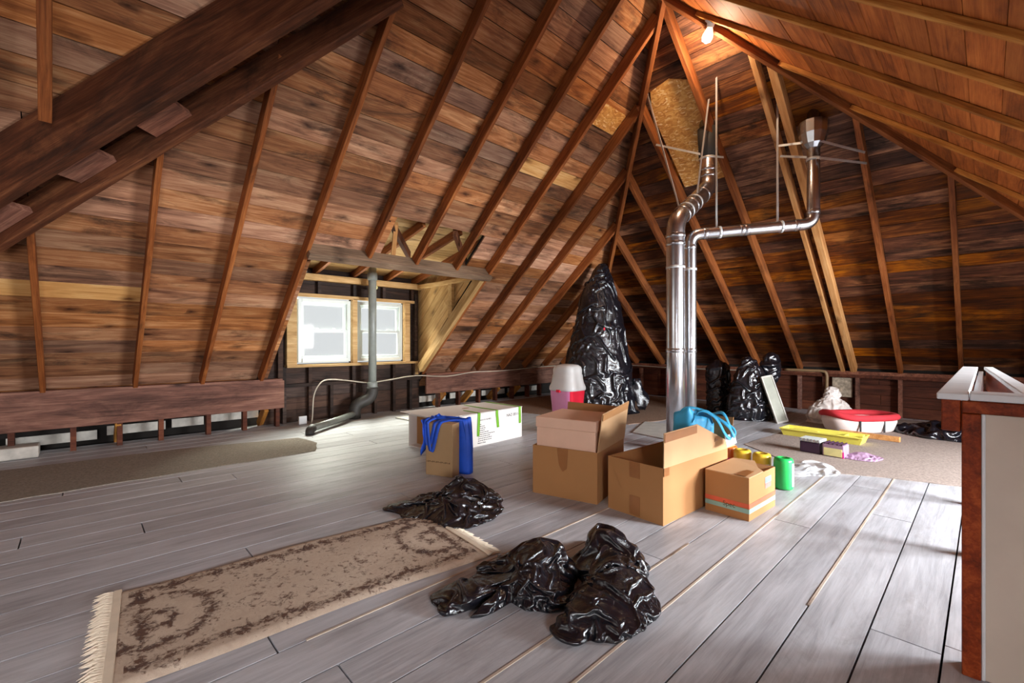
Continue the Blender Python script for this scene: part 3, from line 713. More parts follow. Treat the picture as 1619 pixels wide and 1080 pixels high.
gp('front_cap', (2.085, -1.1, .912), (2.19, .038, .936), 'white_paint', label='white cap')
o = beam('inner_cap', (4.46-2.11, -.01-.05, .923), (2.20-2.11, -.105-.05, .923), .045, .022, M['white_paint'], g, label='white cap')
o = beam('inner_rail', (4.44-2.11, -.014-.05, .845), (2.20-2.11, -.109-.05, .845), .035, .13, M['redwood'], g)
gp('skirt', (2.20, .014, .806), (4.30, .036, .91), 'white_paint')

# ------------------------------------------------------------------ flue pipes
def flue(name, pts, r, label, joints, collar_at, collar_dir):
    b = Vector(pts[0]); o = empty(name, b); tag(o, label, 'pipe', None)
    path = [Vector(p)-b for p in pts]
    tube('duct', path, r, M['galv'], o, 24)
    for (p, d) in joints:
        p = Vector(p)-b; d = Vector(d).normalized()
        tube('joint_ring', [p-d*.022, p-d*.017, p+d*.017, p+d*.022], [r*1.0, r*1.06, r*1.06, r*1.0], M['galv'], o, 24)
    c = Vector(collar_at)-b; d = Vector(collar_dir).normalized()
    if r > .07: tube('flashing_collar', [c-d*.16, c-d*.02, c, c+d*.16], [r*1.06, r*1.10, r*1.16, r*1.2], M['iron_dark'], o, 20, label='dark flashing collar under the roof')
    else: tube('flashing_collar', [c-d*.06, c-d*.02, c+d*.08, c+d*.20, c+d*.21], [r*1.05, r*1.7, r*2.2, r*2.3, r*1.2], M['galv'], o, 12, label='crumpled foil collar under the roof', smooth=False)
    return o
def corner(a, c, b, k):
    """rounded corner points at c between a and b, using k metres on each leg"""
    a, c, b = Vector(a), Vector(c), Vector(b)
    return bend(c+(a-c).normalized()*k, c, c+(b-c).normalized()*k, 7)
A0 = (4.36, 2.175, 0); A1 = (4.36, 2.175, 2.33); A2 = (5.14, 2.18, 2.84); A3 = (5.14, 2.18, 3.72)
ptsA = [A0, (4.36, 2.175, 1.0)]+corner(A0, A1, A2, .13)+corner(A1, A2, A3, .13)+[A3]
dA = Vector(A2)-Vector(A1)
fl = flue('flue_pipe', ptsA, .09, 'fat galvanised flue pipe with an offset elbow, left of the two', [((4.36, 2.175, 2.18), (0, 0, 1)), ((4.36, 2.175, 2.10), (0, 0, 1)), (Vector(A1)+dA*.2, dA), (Vector(A1)+dA*.45, dA), (Vector(A1)+dA*.8, dA), ((5.14, 2.18, 2.99), (0, 0, 1)), ((5.14, 2.18, 3.06), (0, 0, 1)), ((4.36, 2.175, 1.02), (0, 0, 1))], (5.14, 2.18, 3.36), (0, 0, 1))
B0 = (4.585, 2.123, 0); B1 = (4.585, 2.123, 2.22); B2 = (5.35, 1.205, 2.30); B3 = (5.35, 1.205, 3.5)
ptsB = [B0, (4.585, 2.123, 1.0)]+corner(B0, B1, B2, .11)+corner(B1, B2, B3, .11)+[B3]
dB = Vector(B2)-Vector(B1)
flue('flue_pipe', ptsB, .058, 'slim galvanised flue pipe running level before its second rise', [((4.585, 2.123, 2.09), (0, 0, 1)), (Vector(B1)+dB*.12, dB), (Vector(B1)+dB*.42, dB), (Vector(B1)+dB*.46, dB), (Vector(B1)+dB*.86, dB), ((5.35, 1.205, 2.42), (0, 0, 1)), ((4.585, 2.123, 1.02), (0, 0, 1))], (5.35, 1.205, 3.12), (0, 0, 1))
# steel strap hangers
def strap_obj(pts, label, loops=()):
    b = Vector(pts[0]); o = empty('strap_hanger', b); tag(o, label, 'strap', 'steel strap hangers round the flue pipes')
    for i in range(len(pts)-1):
        p, q = Vector(pts[i])-b, Vector(pts[i+1])-b
        d = (q-p).normalized(); beam('strap', p, q, .004, .022, M['strap'], o, upv=(.4, .9, .1) if abs(d.z) > .7 else (0, 0, 1), bev=0)
    for (c, r, ax) in loops:
        c = Vector(c)-b; ax = Vector(ax).normalized(); u = ax.orthogonal().normalized(); v = ax.cross(u)
        ring = [c+u*math.cos(a)*r+v*math.sin(a)*r for a in [2*pi*k/20 for k in range(21)]]
        V = []; Fc = []
        for k, p in enumerate(ring): V += [p-ax*.012, p+ax*.012]
        for k in range(20): Fc.append((2*k, 2*k+2, 2*k+3, 2*k+1))
        mo = mesh('strap_loop', V, Fc, M['strap'], o, smooth=True); sd = mo.modifiers.new('s', 'SOLIDIFY'); sd.thickness = .003
    return o
PB = lambda t: Vector(B1)+dB*t
PA = lambda t: Vector(A1)+dA*t
q = PB(.24); strap_obj([(q.x, q.y+.03, zF(q.x)+OFF), (q.x, q.y+.03, q.z)], 'vertical steel strap at the elbow end of the level flue', [(q, .062, dB)])
q = PB(.74); strap_obj([(q.x, q.y+.03, zF(q.x)+OFF), (q.x, q.y+.03, q.z)], 'vertical steel strap in mid run of the level flue', [(q, .062, dB)])
q = PA(.30); strap_obj([(4.55, 2.62, zF(4.55)+OFF*.5), (q.x, q.y+.06, q.z)], 'slanting steel strap left of the fat flue elbow', [(q, .094, dA)])
q = PA(.55); strap_obj([(4.86, 2.05, zF(4.86)+OFF*.6), (q.x, q.y-.02, q.z)], 'steel strap in front of the strand board', [(q, .094, dA)])
strap_obj([(5.36, 1.535, zF(5.36)), (5.29, 1.14, 3.10), (5.62, .83, zF(5.62))], 'upper level strap bracing the slim flue to rafters', [((5.35, 1.205, 3.10), .062, (0, 0, 1))])
strap_obj([(5.46, 1.535, zF(5.46)), (5.29, 1.14, 2.93), (5.72, .83, zF(5.72))], 'lower level strap bracing the slim flue to rafters', [((5.35, 1.205, 2.95), .062, (0, 0, 1))])
strap_obj([(5.0, 2.74, zF(5.0)), (5.07, 2.13, 3.18), (5.28, 2.06, zF(5.28)-.05)], 'level strap bracing the fat flue between rafters', [((5.14, 2.18, 3.18), .094, (0, 0, 1))])
bt = empty('pipe_band', (4.47, 2.15, 1.86)); tag(bt, 'dark band tying the two upright flue pipes together', 'strap')
for c, r in (((-.11, .025, 0), .094), ((.115, -.027, 0), .062)):
    ring = [Vector(c)+Vector((math.cos(a)*r, math.sin(a)*r, 0)) for a in [2*pi*k/20 for k in range(21)]]
    V = []; Fc = []
    for p in ring: V += [p-Vector((0, 0, .012)), p+Vector((0, 0, .012))]
    for k in range(20): Fc.append((2*k, 2*k+2, 2*k+3, 2*k+1))
    mo = mesh('band', V, Fc, M['strap'], bt, smooth=True); sd = mo.modifiers.new('s', 'SOLIDIFY'); sd.thickness = .003

# soil pipe by the window
sp = empty('soil_pipe', (3.12, 6.28, 0)); tag(sp, 'grey vent pipe standing in front of the dormer window', 'pipe')
tube('upright', [(0, 0, .42), (0, 0, 2.3)], .058, M['iron'], sp, 18)
for z in (.46, 2.08): tube('hub', [(0, 0, z-.06), (0, 0, z-.05), (0, 0, z+.05), (0, 0, z+.06)], [.058, .072, .072, .058], M['iron'], sp, 18)
tube('elbow', [(0, 0, .44)]+bend((0, 0, .40), (0, 0, .28), (-.12, .02, .24), 6)+bend((-.16, .02, .23), (-.26, .04, .20), (-.26, .03, .08), 6)+[(-.26, .03, .0)], .085, M['iron_dark'], sp, 16)
tube('drain_arm', [(-.26, .02, .075), (-.6, -.28, .07), (-1.12, -.68, .065)], .042, M['iron'], sp, 14)
tube('end_cap', bend((-1.10, -.665, .065), (-1.16, -.715, .065), (-1.15, -.72, .0), 5), .052, M['iron_dark'], sp, 14)

# cables
cb = tube('cable', smoothpath([(2.25, 6.30, .0), (2.27, 6.32, .10), (2.29, 6.32, .38), (2.38, 6.33, .54), (2.5, 6.34, .58), (2.75, 6.375, .555), (3.1, 6.375, .50), (3.41, 6.37, .52), (3.9, 6.345, .565), (4.5, 6.345, .525), (5.1, 6.35, .57), (5.84, 6.36, .563), (7.1, 6.36, .60), (8.3, 6.36, .60)], 5), .009, M['cable'], None, 8)
tag(cb, 'white electric cable looping along the left eave header', 'cable')
cb = tube('cable', smoothpath([(8.52, 5.6, .60), (8.525, 5.1, .61), (8.53, 4.4, .595), (8.53, 3.4, .60), (8.53, 2.6, .61)], 5), .008, M['cable'], None, 8)
tag(cb, 'pale cable stapled to the far knee wall behind the flues', 'cable')
cb = tube('conduit', smoothpath([(8.53, 2.33, .648), (8.53, 2.0, .648), (8.53, 1.80, .645), (8.53, 1.745, .60), (8.53, 1.74, .45), (8.53, 1.755, .12)], 6), .022, M['conduit'], None, 10)
tag(cb, 'bent bronze conduit turning down the far knee wall', 'conduit')
jb = empty('junction_box', (2.14, 6.33, .06)); tag(jb, 'small pale junction box by the floor at the cable end', 'electrical box')
bx('box_body', (0, 0, 0), (.09, .05, .10), M['off_white'], jb, .006); bx('cover', (0, -.028, 0), (.10, .008, .11), M['white_paint'], jb, .003)

# lamps: bare bulb in the dormer, globe lamp near the ridge
def lathe(name, prof, mat, parent=None, seg=24, label=None, loc=None):
    V = []; Fc = []
    for r, z in prof:
        for k in range(seg): V.append((r*math.cos(2*pi*k/seg), r*math.sin(2*pi*k/seg), z))
    for i in range(len(prof)-1):
        for k in range(seg):
            a = i*seg+k; b = i*seg+(k+1) % seg; Fc.append((a, b, b+seg, a+seg))
    if prof[0][0] > 1e-4: Fc.append(tuple(range(seg-1, -1, -1)))
    if prof[-1][0] > 1e-4: Fc.append(tuple(range((len(prof)-1)*seg, len(prof)*seg)))
    o = mesh(name, V, Fc, mat, parent, label, True)
    if loc: o.location = loc
    return o
bl = empty('bulb_holder', (3.2, 6.44, 1.93)); tag(bl, 'small white bulb and holder beside the grey vent pipe', 'lamp')
o = lathe('holder', [(.03, 0), (.03, .03), (.02, .05)], M['white_paint'], bl, 16); o.rotation_euler = (pi/2, 0, 0)
o = lathe('bulb', [(.018, .05), (.03, .075), (.034, .10), (.024, .125), (.001, .135)], M['label_cream'], bl, 16); o.rotation_euler = (pi/2, 0, 0)
LP = Vector((4.20, 1.74, zR(1.74)+OFR-.012))
lm = empty('bulb_lamp', LP); tag(lm, 'lit bare bulb on the right slope beside the ridge end', 'lamp')
al = Vector((0, s1, -c1)).normalized()
lm.rotation_euler = (al+Vector((.35, -.2, 0))).to_track_quat('Z', 'Y').to_euler()
lathe('base', [(.06, -.01), (.06, .02), (.035, .035), (.03, .06)], M['white_paint'], lm, 20)
m_b, nt, b = new_mat('lit_bulb'); b.inputs['Emission Color'].default_value = (1, .72, .45, 1); b.inputs['Emission Strength'].default_value = 1.6; b.inputs['Base Color'].default_value = (1, .9, .8, 1)
lathe('bulb', [(.02, .055), (.03, .075), (.048, .12), (.05, .145), (.038, .175), (.001, .19)], m_b, lm, 16)
pl = bpy.data.lights.new('bulb_lamp_light', 'POINT'); pl.energy = 26; pl.color = (1, .76, .52); pl.shadow_soft_size = .04
po = bpy.data.objects.new('bulb_lamp_light', pl); COL.objects.link(po); po.location = LP+(al+Vector((.35, -.2, 0))).normalized()*.24

# ------------------------------------------------------------------ floor coverings
def slab(name, pts, z0, z1, mat, label, cat, edge=0.0):
    c = (sum(p[0] for p in pts)/len(pts), sum(p[1] for p in pts)/len(pts), z0)
    P = []
    n = len(pts)
    for i in range(n):
        p, q = Vector(pts[i]), Vector(pts[(i+1) % n]); m = max(1, int((q-p).length/.12))
        for k in range(m):
            v = p.lerp(q, k/m)
            if edge: v = v+Vector((random.uniform(-edge, edge), random.uniform(-edge, edge)))
            P.append(v)
    n = len(P)
    V = [(p.x, p.y, z0) for p in P]+[(p.x, p.y, z1) for p in P]
    Fc = [tuple(range(n-1, -1, -1)), tuple(range(n, 2*n))]+[(i, (i+1) % n, (i+1) % n+n, i+n) for i in range(n)]
    o = mesh(name, V, Fc, mat, None, None, False, c); return tag(o, label, cat)
slab('carpet_runner', [(NEAR+.1, 4.66), (1.72, 4.68), (1.86, 5.05), (1.8, 5.45), (.6, 5.75), (NEAR+.1, 5.9)], 0, .006, M['carpet_left'], 'worn grey carpet strip lying along the left eave', 'carpet', .012)
slab('carpet', [(4.50, 1.02), (4.72, .57), (4.86, .1), (5.0, -.8), (8.45, -1.6), (8.45, 1.7), (6.3, 1.72), (5.16, 1.80)], 0, .006, M['carpet_right'], 'worn brownish carpet under the yellow tray and red tub', 'carpet', .012)
slab('carpet', [(5.0, 5.0), (5.3, 3.3), (8.45, 2.6), (8.45, 6.2), (4.6, 6.25)], 0, .006, M['dust'], 'dusty dark carpet under the tall wrapped object', 'carpet', .015)
slab('floor_sheet', [(4.84, 2.96), (4.77, 2.50), (5.73, 2.66), (5.61, 3.24)], .0, .014, M['pale_board'], 'pale sheet of board on the floor behind the flues', 'board')
slab('floor_sheet', [(3.28, 5.89), (3.34, 5.25), (4.05, 5.45), (4.01, 5.85)], 0, .02, M['pale_board'], 'thin pale board on the floor behind the white carton', 'board')

# rug
rg = empty('runner_rug', (.82, 2.20, 0), math.radians(-4.6)); tag(rg, 'beige runner rug with a worn dark border and fringed ends', 'rug')
RL, RW = 1.50, .74
nx, ny = 60, 30; V = []; Fc = []
for j in range(ny+1):
    for i in range(nx+1):
        x = -RL/2+RL*i/nx; y = -RW/2+RW*j/ny
        z = .012+.004*noise.noise(Vector((x*4, y*4, 2)))
        if i in (0, nx) or j in (0, ny): z = .002
        V.append((x, y+.012*math.sin(x*5+1), z))
for j in range(ny):
    for i in range(nx): a = j*(nx+1)+i; Fc.append((a, a+1, a+nx+2, a+nx+1))
mesh('pile', V, Fc, M['rug'], rg, smooth=True)
for e, nm in ((-1, 'l'), (1, 'r')):
    V = []; Fc = []; r2 = random.Random(5+e)
    for k in range(150):
        y = -RW/2+RW*k/149; L = .052+r2.uniform(-.012, .02); a = r2.uniform(-.35, .35); x0 = e*RL/2
        w_ = .0035; b_ = len(V); yo = .012*math.sin(x0*5+1)
        V += [(x0-e*.004, y-w_+yo, .004), (x0-e*.004, y+w_+yo, .004), (x0-e*.004, y+yo, .012), (x0+e*L*.5, y-w_+a*L*.4+yo, .004), (x0+e*L*.5, y+w_+a*L*.4+yo, .004), (x0+e*L*.5, y+a*L*.4+yo, .016), (x0+e*L, y+a*L+yo, .003)]
        for f in ((0, 3, 5, 2), (1, 2, 5, 4), (0, 1, 4, 3), (3, 6, 5), (5, 6, 4), (3, 4, 6)): Fc.append(tuple(b_+i for i in f))
    o = mesh('fringe', V, Fc, M['fringe'], rg, 'cream fringe'); o['kind'] = 'stuff'
    bx('end_band', (e*(RL/2-.012), .012*math.sin(e*RL/2*5+1), .011), (.028, RW, .012), M['fringe'], rg, .003)

# ------------------------------------------------------------------ black plastic bags
def ridged(p, o=4, lac=2.1, gain=.55):
    s = 0; a = 1; n = 0
    for i in range(o):
        s += a*(1-abs(noise.noise(p))*2); n += a; a *= gain; p = p*lac+Vector((3.1, 1.7, 5.3))
    return s/n

def relax(P, rest, lower, steps=110, iters=5, wrap=False, bend=.25, grav=.0012, pin=None, seed=0, damp=.90, fric=.5):
    """settle a crumpled sheet: P (n,m,3) grid, rest = dict of rest lengths, lower(P) pushes points out of what lies beneath"""
    Vv = np.zeros_like(P); P0 = P.copy()
    n, m = P.shape[:2]
    def pairs():
        for di, dj, k in ((1, 0, 1.), (0, 1, 1.), (1, 1, .5), (1, -1, .5), (2, 0, bend), (0, 2, bend)):
            yield di, dj, k
    def sl(di, dj, par):
        st = max(di, abs(dj))*2; out = []
        h = max(di, abs(dj))
        for o in range(h):
            if di:
                ia = slice(par*h+o, n-di, st); ib = slice(par*h+o+di, n, st)
                na = len(range(*ia.indices(n))); 
                ja = slice(max(0, -dj), m-max(0, dj)); jb = slice(max(0, dj), m-max(0, -dj))
            else:
                ja = slice(par*h+o, m-dj, st); jb = slice(par*h+o+dj, m, st); ia = slice(0, n); ib = slice(0, n)
            out.append(((ia, ja), (ib, jb)))
        return out
    plan = []
    for di, dj, k in pairs():
        for par in (0, 1):
            for a, b in sl(di, dj, par):
                plan.append((a, b, rest[(di, dj)][a] if (di, dj) != (1, -1) else rest[(di, dj)][a], k))
    for s in range(steps):
        Q = P.copy()
        Vv[..., 2] -= grav
        P += Vv
        for it in range(iters):
            for a, b, L, k in plan:
                A = P[a]; B = P[b]; d = B-A; l = np.sqrt((d*d).sum(-1))+1e-9
                c = (d*((l-L)/l*.5*k)[..., None])
                P[a] += c; P[b] -= c
            if wrap:
                av = (P[:, 0]+P[:, -1])*.5; P[:, 0] = av; P[:, -1] = av
            lower(P)
            if pin is not None: P[pin] = P0[pin]
        Vv = (P-Q)*damp
        low = P[..., 2] < .008
        Vv[low] *= fric
    return P
def rests(P, scale):
    R = {}
    n, m = P.shape[:2]
    for di, dj in ((1, 0), (0, 1), (1, 1), (2, 0), (0, 2)):
        L = np.zeros((n, m)); d = P[di:, dj:]-P[:n-di, :m-dj]; L[:n-di, :m-dj] = np.sqrt((d*d).sum(-1))*scale; R[(di, dj)] = L
    L = np.zeros((n, m)); d = P[1:, :m-1]-P[:n-1, 1:]; L[:n-1, 1:] = np.sqrt((d*d).sum(-1))*scale; R[(1, -1)] = L
    return R

def snoise(x, y, z=0.0): return noise.noise(Vector((x, y, z)))
def heap(name, outline, centre, peaks, base, excess, freq, label, seed, cat='bag', mat=None, n=84, group=None, z0=0.0, wild=.06, steps=46, bend=.12, tacks=40, puff=.10):
    """crumpled sheet on the floor: a grid squeezed into an outline and relaxed until it buckles"""
    cx, cy = centre
    ap = sorted((math.atan2(y-cy, x-cx), math.hypot(x-cx, y-cy)) for x, y in outline)
    A = [a for a, r in ap]; R = [r for a, r in ap]
    def rad(t):
        k = len(A)
        for i in range(k):
            a0, b0_ = A[i], A[(i+1) % k]
            if i == k-1: b0_ += 2*pi
            for tt in (t, t+2*pi):
                if a0 <= tt <= b0_:
                    f = (tt-a0)/(b0_-a0); f = f*f*(3-2*f); return R[i]*(1-f)+R[(i+1) % k]*f
        return R[0]
    def sup(x, y, r):
        h = base*(1-r**4)
        for (hx, hy, hr, hh) in peaks: h += hh*np.exp(-((x-hx)**2+(y-hy)**2)/(hr*hr))
        return h*(1-r**6)
    P = np.zeros((n, n, 3)); RR = np.zeros((n, n))
    for i in range(n):
        for j in range(n):
            a = -1+2*i/(n-1); b = -1+2*j/(n-1)
            u = a*math.sqrt(1-b*b/2); v = b*math.sqrt(1-a*a/2)
            r = min(1, math.hypot(u, v)); t = math.atan2(v, u)
            rr_ = rad(t)*(1+.05*snoise(math.cos(t)*3, math.sin(t)*3, seed)+.03*snoise(math.cos(t)*9, math.sin(t)*9, seed))
            x = cx+math.cos(t)*r*rr_; y = cy+math.sin(t)*r*rr_
            P[i, j] = (x, y, 0); RR[i, j] = r
    S0 = sup(P[..., 0], P[..., 1], RR)
    P[..., 2] = S0*.9+.004
    rest = rests(P, 1.0)
    ex = np.array([[1+excess*(.7+.6*snoise(P[i, j, 0]*3, P[i, j, 1]*3, seed+60)) for j in range(n)] for i in range(n)])
    for k in rest: rest[k] = rest[k]*ex
    for i in range(n):
        for j in range(n):
            x, y = P[i, j, :2]; e = min(1, (1-RR[i, j])*6)
            p_, q_ = x*.8+y*.6, -x*.6+y*.8; q_ += .25*snoise(x*2, y*2, seed+3)
            P[i, j, 2] += e*wild*(.4+1.2*snoise(p_*freq*.6, q_*freq*1.7, seed)+.45*snoise(x*freq*2.8, y*freq*2.8, seed+5))
            P[i, j, 0] += e*wild*.5*snoise(x*freq, y*freq, seed+7); P[i, j, 1] += e*wild*.5*snoise(x*freq, y*freq, seed+8)
    X0 = P.copy()
    pin = RR > .992
    P[pin, 2] = .003
    rt = np.random.RandomState(seed)
    for q in range(tacks):
        i, j = rt.randint(3, n-3), rt.randint(3, n-3)
        P[i, j, 2] = max(.004, S0[i, j]*(.92+.0*q)); pin[i, j] = True
    xs = np.linspace(0, 1, 3)
    def lower(Q):
        h = np.zeros(Q.shape[:2])
        for (hx, hy, hr, hh) in peaks: h += hh*np.exp(-((Q[..., 0]-hx)**2+(Q[..., 1]-hy)**2)/(hr*hr))
        h = (h+base)*(1-RR**5)*.92+.003
        np.maximum(Q[..., 2], h, out=Q[..., 2])
        top = h+puff*(1-RR**6)
        over = Q[..., 2]-top; Q[..., 2] -= np.maximum(over, 0)*.35
    relax(P, rest, lower, steps, 4, False, bend, .0003, pin)
    V = (P-np.array([cx, cy, 0])).reshape(-1, 3).tolist()
    Fc = [(i*n+j, (i+1)*n+j, (i+1)*n+j+1, i*n+j+1) for i in range(n-1) for j in range(n-1)]
    o = mesh(name, V, Fc, mat or M['bag'], None, None, True); o.location = (cx, cy, z0)
    sd = o.modifiers.new('s', 'SUBSURF'); sd.levels = 1; sd.render_levels = 1
    return tag(o, label, cat, group)
heap('garbage_bag', [(1.44, 2.74), (1.46, 2.58), (1.52, 2.36), (1.62, 2.12), (1.80, 2.10), (2.05, 2.25), (2.16, 2.50), (2.12, 2.70), (1.88, 2.72), (1.66, 2.74)], (1.80, 2.44),
     [(1.98, 2.55, .14, .10), (1.72, 2.35, .12, .06), (1.55, 2.62, .12, .02)], .035, .48, 6.0, 'crumpled black garbage bag lying on the far end of the rug', 3)
heap('garbage_bag', [(1.08, 1.62), (1.05, 1.50), (1.12, 1.42), (1.24, 1.44), (1.31, 1.38), (1.33, 1.27), (1.42, 1.20), (1.58, 1.26), (1.76, 1.43), (1.72, 1.60), (1.48, 1.70), (1.30, 1.60)], (1.42, 1.44),
     [(1.58, 1.45, .15, .13), (1.40, 1.36, .10, .06), (1.2, 1.5, .10, .03)], .04, .5, 6.5, 'knotted black garbage bag, left half of the nearest crumpled pile', 11)
heap('garbage_bag', [(1.28, 1.13), (1.27, 1.03), (1.36, 1.00), (1.62, .90), (1.80, 1.06), (1.98, 1.14), (2.06, 1.28), (2.03, 1.50), (1.86, 1.40), (1.62, 1.21), (1.42, 1.16)], (1.64, 1.10),
     [(1.88, 1.30, .14, .14), (1.70, 1.10, .14, .10), (1.45, 1.06, .12, .05)], .045, .48, 5.0, 'black garbage bag draped open, right half of the nearest crumpled pile', 23)
heap('garbage_bag', [(7.6, .85), (7.2, .75), (6.95, .35), (7.0, .0), (7.5, -.2), (7.9, .3)], (7.4, .38), [(7.3, .3, .25, .06)], .04, .4, 6.0, 'flat black bag on the carpet behind the stair guard', 31, n=44, z0=.007, steps=60)

def wrapped(name, base, levels, label, seed, excess=.16, freq=3.0, squash=1.0, mat=None, nt_=110, nz=110, dirv=(.724, -.689), slump=.004, cat='bag', z0=0.0, room=.09, steps=44, bend=.12, tacks=34):
    """upright bundle under loose film: levels = [(z, lateral centre, half width)]; the film is longer than the core and buckles"""
    lat = np.array([dirv[0], dirv[1], 0]); dep = np.array([-dirv[1], dirv[0], 0])
    zs = np.array([l[0] for l in levels]); cs = np.array([l[1] for l in levels]); hs = np.array([l[2] for l in levels])
    zz = np.linspace(zs[0], zs[-1], nz); th = np.linspace(0, 2*pi, nt_)
    Z, TH = np.meshgrid(zz, th, indexing='ij')
    def core(z): return np.interp(z, zs, cs), np.interp(z, zs, hs)
    C, Hh = core(Z)
    P = lat*(C+Hh*np.cos(TH))[..., None]+dep*(Hh*np.sin(TH)*squash)[..., None]
    P[..., 2] = Z
    rest = rests(P, 1.0)
    ex = np.array([[1+excess*(.8+.5*snoise(math.cos(t)*1.5, math.sin(t)*1.5, z*2.2+seed)) for t in th] for z in zz])
    for k in rest: rest[k] = rest[k]*ex
    NO = np.array([[snoise(math.cos(t)*freq*.6, math.sin(t)*freq*.6, z*freq+seed+1.3*math.cos(t))+.5*snoise(math.cos(t)*freq*1.6, math.sin(t)*freq*1.6, z*freq*2.2+seed) for t in th] for z in zz])
    BG = np.array([[snoise(math.cos(t)*1.2, math.sin(t)*1.2, z*1.5+seed) for t in th] for z in zz])
    wgt = np.minimum(1, Hh/.15)
    rad0 = Hh*(1+.09*BG)
    def put(r): 
        Q = lat*(C+r*np.cos(TH))[..., None]+dep*(r*np.sin(TH)*squash)[..., None]; Q[..., 2] = Z; return Q
    P = put(rad0+room*.5*wgt*(NO*.6+.5))
    P[:, -1] = P[:, 0]
    pin = np.zeros(Z.shape, bool); pin[0] = True; pin[-1] = True
    rt = np.random.RandomState(seed); Q0 = put(Hh*.95*(1+.07*BG))
    for q in range(tacks):
        i, j = rt.randint(2, nz-3), rt.randint(1, nt_-1)
        w_ = rt.randint(2, 12)
        for k in range(-w_, w_+1):      # short pinched creases running aslant round the bundle
            ii = min(nz-2, max(1, i+k//2)); jj = min(nt_-2, max(1, j+k)); P[ii, jj] = Q0[ii, jj]; pin[ii, jj] = True
    def lower(Q):
        c, h = core(np.clip(Q[..., 2], zs[0], zs[-1]))
        x = Q@lat-c; y = (Q@dep)/squash; r = np.sqrt(x*x+y*y)+1e-9
        lo = h*.94*(1+.07*BG); hi = lo+room*np.minimum(1, h/.15)+.01
        f = np.where(r < lo, lo/r, np.where(r > hi, 1+(hi/r-1)*.4, 1.0))
        x2 = x*f; y2 = y*f*squash
        Q[...] = lat*(c+x2)[..., None]+dep*y2[..., None]+np.array([0, 0, 1])*np.maximum(Q[..., 2], .003)[..., None]
    relax(P, rest, lower, steps, 4, True, bend, slump*.06, pin)
    V = P[:, :-1].reshape(-1, 3).tolist(); m = nt_-1
    Fc = [(i*m+k, i*m+(k+1) % m, (i+1)*m+(k+1) % m, (i+1)*m+k) for i in range(nz-1) for k in range(m)]
    Fc.append(tuple(range((nz-1)*m, nz*m)))
    o = mesh(name, V, Fc, mat or M['bag'], None, None, True); o.location = (base[0], base[1], z0)
    sd = o.modifiers.new('s', 'SUBSURF'); sd.levels = 1; sd.render_levels = 1
    return tag(o, label, cat)
SC = 7.24/714.2; zz_ = lambda y: 1.1+(541.6-y)*SC
lv = [(0, -.02, .60), (.10, -.02, .60), (.42, -.02, .575), (.71, -.03, .56), (.95, -.035, .50), (1.12, -.035, .465), (1.35, -.01, .42), (1.40, -.01, .395), (1.62, -.01, .36), (1.83, -.02, .30), (2.0, 0, .245), (2.13, .015, .185), (2.26, .03, .13), (2.36, .04, .05)]
wo = wrapped('wrapped_bundle', (6.02, 4.28), lv, 'tall tapering bundle wrapped in black plastic in the far corner', 5, .22, 1.9, .78, z0=.007, nt_=130, nz=150, room=.14, tacks=60)
# loose tail of plastic at its right side
tp = []
for i in range(9):
    f = i/8; tp.append(Vector((.40+.06*f, -.40-.10*f, .52-.50*f)))
V = []; Fc = []
for i, p in enumerate(tp):
    w_ = .04+.09*math.sin(i/8*pi)**.7*(1 if i < 8 else 0)
    for k in range(5):
        s_ = (k-2)/2; V.append((p.x+.724*w_*s_+.03*math.sin(i*1.3+k*2.1), p.y-.689*w_*s_-.03*math.cos(i+k*1.7), p.z))
for i in range(8):
    for k in range(4): a = i*5+k; Fc.append((a, a+1, a+6, a+5))
to = mesh('loose_tail', V, Fc, M['bag'], wo, smooth=True); sd = to.modifiers.new('s', 'SOLIDIFY'); sd.thickness = .01
to = bx('red_tag', (-.28, -.28, 1.30), (.03, .02, .04), M['hot_red'], wo, .004, rz=.7)
wrapped('wrapped_bundle', (7.14, 2.86), [(0, 0, .17), (.3, .0, .185), (.6, -.01, .18), (.72, -.01, .17), (.78, -.02, .10), (.83, -.02, .03)], 'narrow upright black bag against the far wall', 8, .22, 3.5, .8, nt_=60, nz=60, z0=.007, room=.05)
wb = wrapped('garbage_bag', (7.0, 2.36), [(0, 0, .29), (.12, 0, .325), (.35, .0, .29), (.6, -.01, .22), (.72, -.01, .165), (.84, -.03, .10), (.90, -.04, .04)], 'bulging upright black bag between the narrow bag and the leaning board', 14, .24, 3, .8, nt_=80, nz=70, room=.08)
wrapped('garbage_bag', (7.32, 2.22), [(.0, .03, .05), (.50, .05, .06), (.62, .04, .13), (.78, .04, .14), (.90, .05, .09), (.96, .05, .03)], 'small black bag bunched up behind the leaning board', 19, .25, 6, .8, nt_=44, nz=44, room=.05)
# white bag
wrapped('plastic_bag', (7.45, 1.47), [(0, 0, .28), (.08, 0, .31), (.18, 0, .27), (.27, .0, .18), (.33, .0, .10), (.38, .02, .11), (.45, .01, .08), (.49, 0, .02)], 'white tied plastic bag slumped behind the red tub', 27, .2, 3.5, .75, M['white_film'], 64, 50, z0=.007, room=.06)
# leaning board
lb = empty('leaning_board', (6.92, 1.92, 0)); tag(lb, 'narrow grey framed board leaning on the black bags', 'board')
lb.rotation_euler = (math.radians(-17), math.radians(-8), YAW-pi/2+.25)
bx('board', (0, 0, .335), (.185, .02, .66), M['grey_board'], lb, .003)
for x in (-.085, .085): bx('edge_strip', (x, -.014, .335), (.02, .012, .66), M['pale_board'], lb, .002)
for z in (.015, .655): bx('edge_strip', (0, -.014, z), (.15, .012, .025), M['pale_board'], lb, .002)

